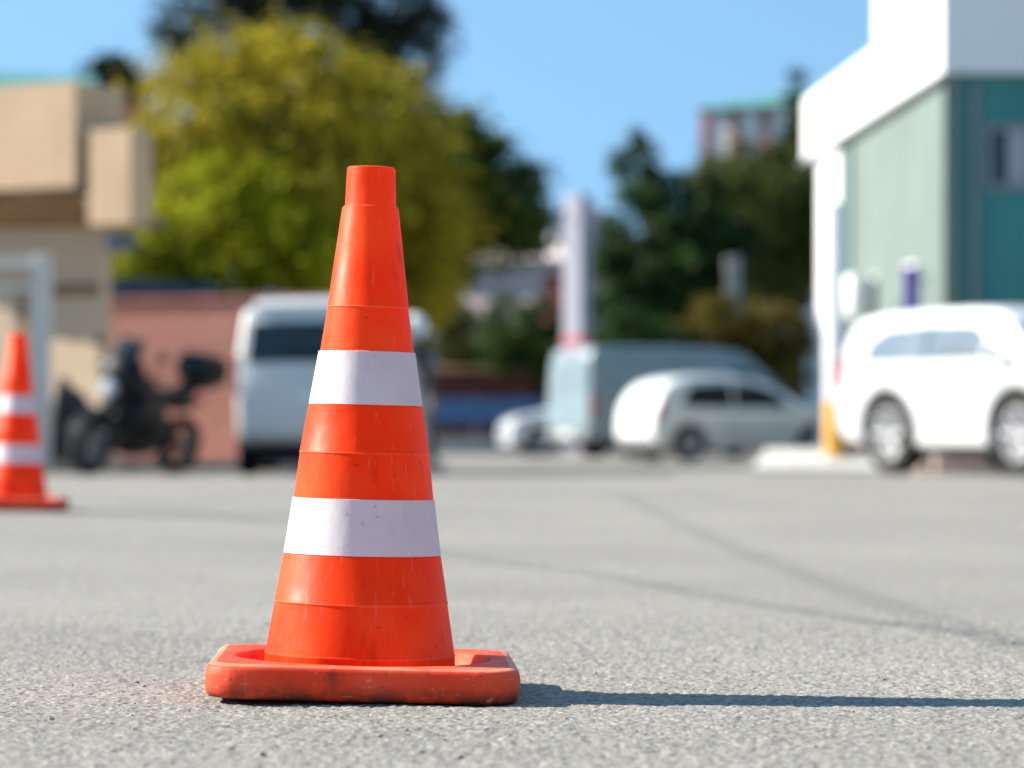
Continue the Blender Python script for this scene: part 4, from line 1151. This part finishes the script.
# ------------------------------------------------------------------ overhead cables (outside the frame; their shadows cross the asphalt)
SUN_EL, SUN_BACK = math.radians(31), math.radians(11)
to_sun = Vector((-math.cos(SUN_BACK) * math.cos(SUN_EL), math.sin(SUN_BACK) * math.cos(SUN_EL), math.sin(SUN_EL)))
def lift(x, y, z): k = z / to_sun.z; return (x + to_sun.x * k, y + to_sun.y * k, z)
c1 = [(-2.2, 17.5), (-.23, 10.1), (.235, 8.55), (.53, 7.14), (.76, 6.3), (.91, 5.85), (2.4, .3), (3.3, -3)]
c2 = [(.66, 21), (.69, 18.8), (.717, 12.2), (.78, 8.68), (.84, 6.93), (.90, 5.77), (1.15, .2), (1.3, -3)]
for pts, rad, lab in ((c1, .0062, 'black overhead cable strung slantwise above the left of the asphalt'), (c2, .0052, 'thinner black overhead cable running straight along the left of the asphalt')):
    P = [lift(x, y, 4.0 + .12 * abs(i - 3.5) / 3.5) for i, (x, y) in enumerate(catmull(pts, 4) if False else pts)]
    P = catmull(P, 5)
    o = MB().tube(P, rad, 8).build('overhead_cable', M['black'], None, 60)
    tag(o, lab, 'cable', 'overhead cables')
    for e, w_ in ((P[0], 'far'), (P[-1], 'near')):
        up = thing('utility_pole', 'wooden pole carrying the %s end of the %s cable' % (w_, 'slanting' if pts is c1 else 'straight'), 'pole', (e[0], e[1], 0), 0, 'wooden poles carrying the cables')
        MB().tube([(0, 0, 0), (0, 0, 2.2), (0, 0, 4.5)], [.10, .09, .075], 12).build('shaft', M['wood'], up, 60)
        MB().tube([(0, 0, 4.03), (0, 0, 4.1), (0, 0, 4.17)], [.085, .1, .085], 12).build('clamp', M['grey'], up, 60)


# set everything in the background down on the falling ground
for o in list(COL.objects):
    if o.parent is None and o.name != 'asphalt_ground' and o.get('kind') != 'stuff' and o.type in ('MESH', 'EMPTY') and not o.name.startswith(('overhead', 'utility', 'traffic')):
        y = o.location.y if o.location.length > 1e-6 else sum((Vector(c).y for c in o.bound_box)) / 8
        o.location.z += float(ground_fall(y))

# ------------------------------------------------------------------ light, sky, camera
W = bpy.data.worlds.new('World'); S.world = W; W.use_nodes = True
nt = W.node_tree; bg = nt.nodes['Background']
sky = nt.nodes.new('ShaderNodeTexSky'); sky.sky_type = 'NISHITA'; sky.sun_disc = False
sky.sun_elevation = SUN_EL; sky.sun_rotation = math.atan2(to_sun.x, to_sun.y) % (2 * PI)
sky.altitude = 200; sky.air_density = 1.2; sky.dust_density = .0; sky.ozone_density = 1.3
tc = nt.nodes.new('ShaderNodeTexCoord')
ad = nt.nodes.new('ShaderNodeVectorMath'); ad.operation = 'ADD'; ad.inputs[1].default_value = (0, 0, .48)
nm = nt.nodes.new('ShaderNodeVectorMath'); nm.operation = 'NORMALIZE'
nt.links.new(tc.outputs['Generated'], ad.inputs[0]); nt.links.new(ad.outputs[0], nm.inputs[0]); nt.links.new(nm.outputs[0], sky.inputs['Vector'])
tn = nt.nodes.new('ShaderNodeMix'); tn.data_type = 'RGBA'; tn.blend_type = 'MULTIPLY'; tn.inputs['Factor'].default_value = 1
tn.inputs[7].default_value = (.84, 1.0, .95, 1)
nt.links.new(sky.outputs[0], tn.inputs[6]); nt.links.new(tn.outputs[2], bg.inputs['Color']); bg.inputs['Strength'].default_value = .128

sl = bpy.data.lights.new('sun', 'SUN'); sl.energy = 5.0; sl.angle = math.radians(.53); sl.color = (1, .94, .84)
so = bpy.data.objects.new('sun', sl); COL.objects.link(so)
so.rotation_euler = to_sun.to_track_quat('Z', 'Y').to_euler(); so.location = (-20, 10, 20)

cd = bpy.data.cameras.new('camera'); co = bpy.data.objects.new('camera', cd); COL.objects.link(co)
co.location = (0, 0, CAM_Z); co.rotation_euler = (PI / 2, 0, 0)
cd.sensor_width = 36; cd.lens = F * 36 / 1024; cd.shift_y = (HZ + 3 - 384) / 1024
cd.clip_start = .05; cd.clip_end = 3000
cd.dof.use_dof = True; cd.dof.focus_distance = 4.52; cd.dof.aperture_fstop = 3.7
S.camera = co
S.view_settings.view_transform = 'Standard'; S.view_settings.look = 'None'; S.view_settings.gamma = 1
S.view_settings.exposure = 1.2
S.view_settings.use_curve_mapping = False
S.cycles.use_denoising = True
S.cycles.caustics_reflective = False; S.cycles.caustics_refractive = False
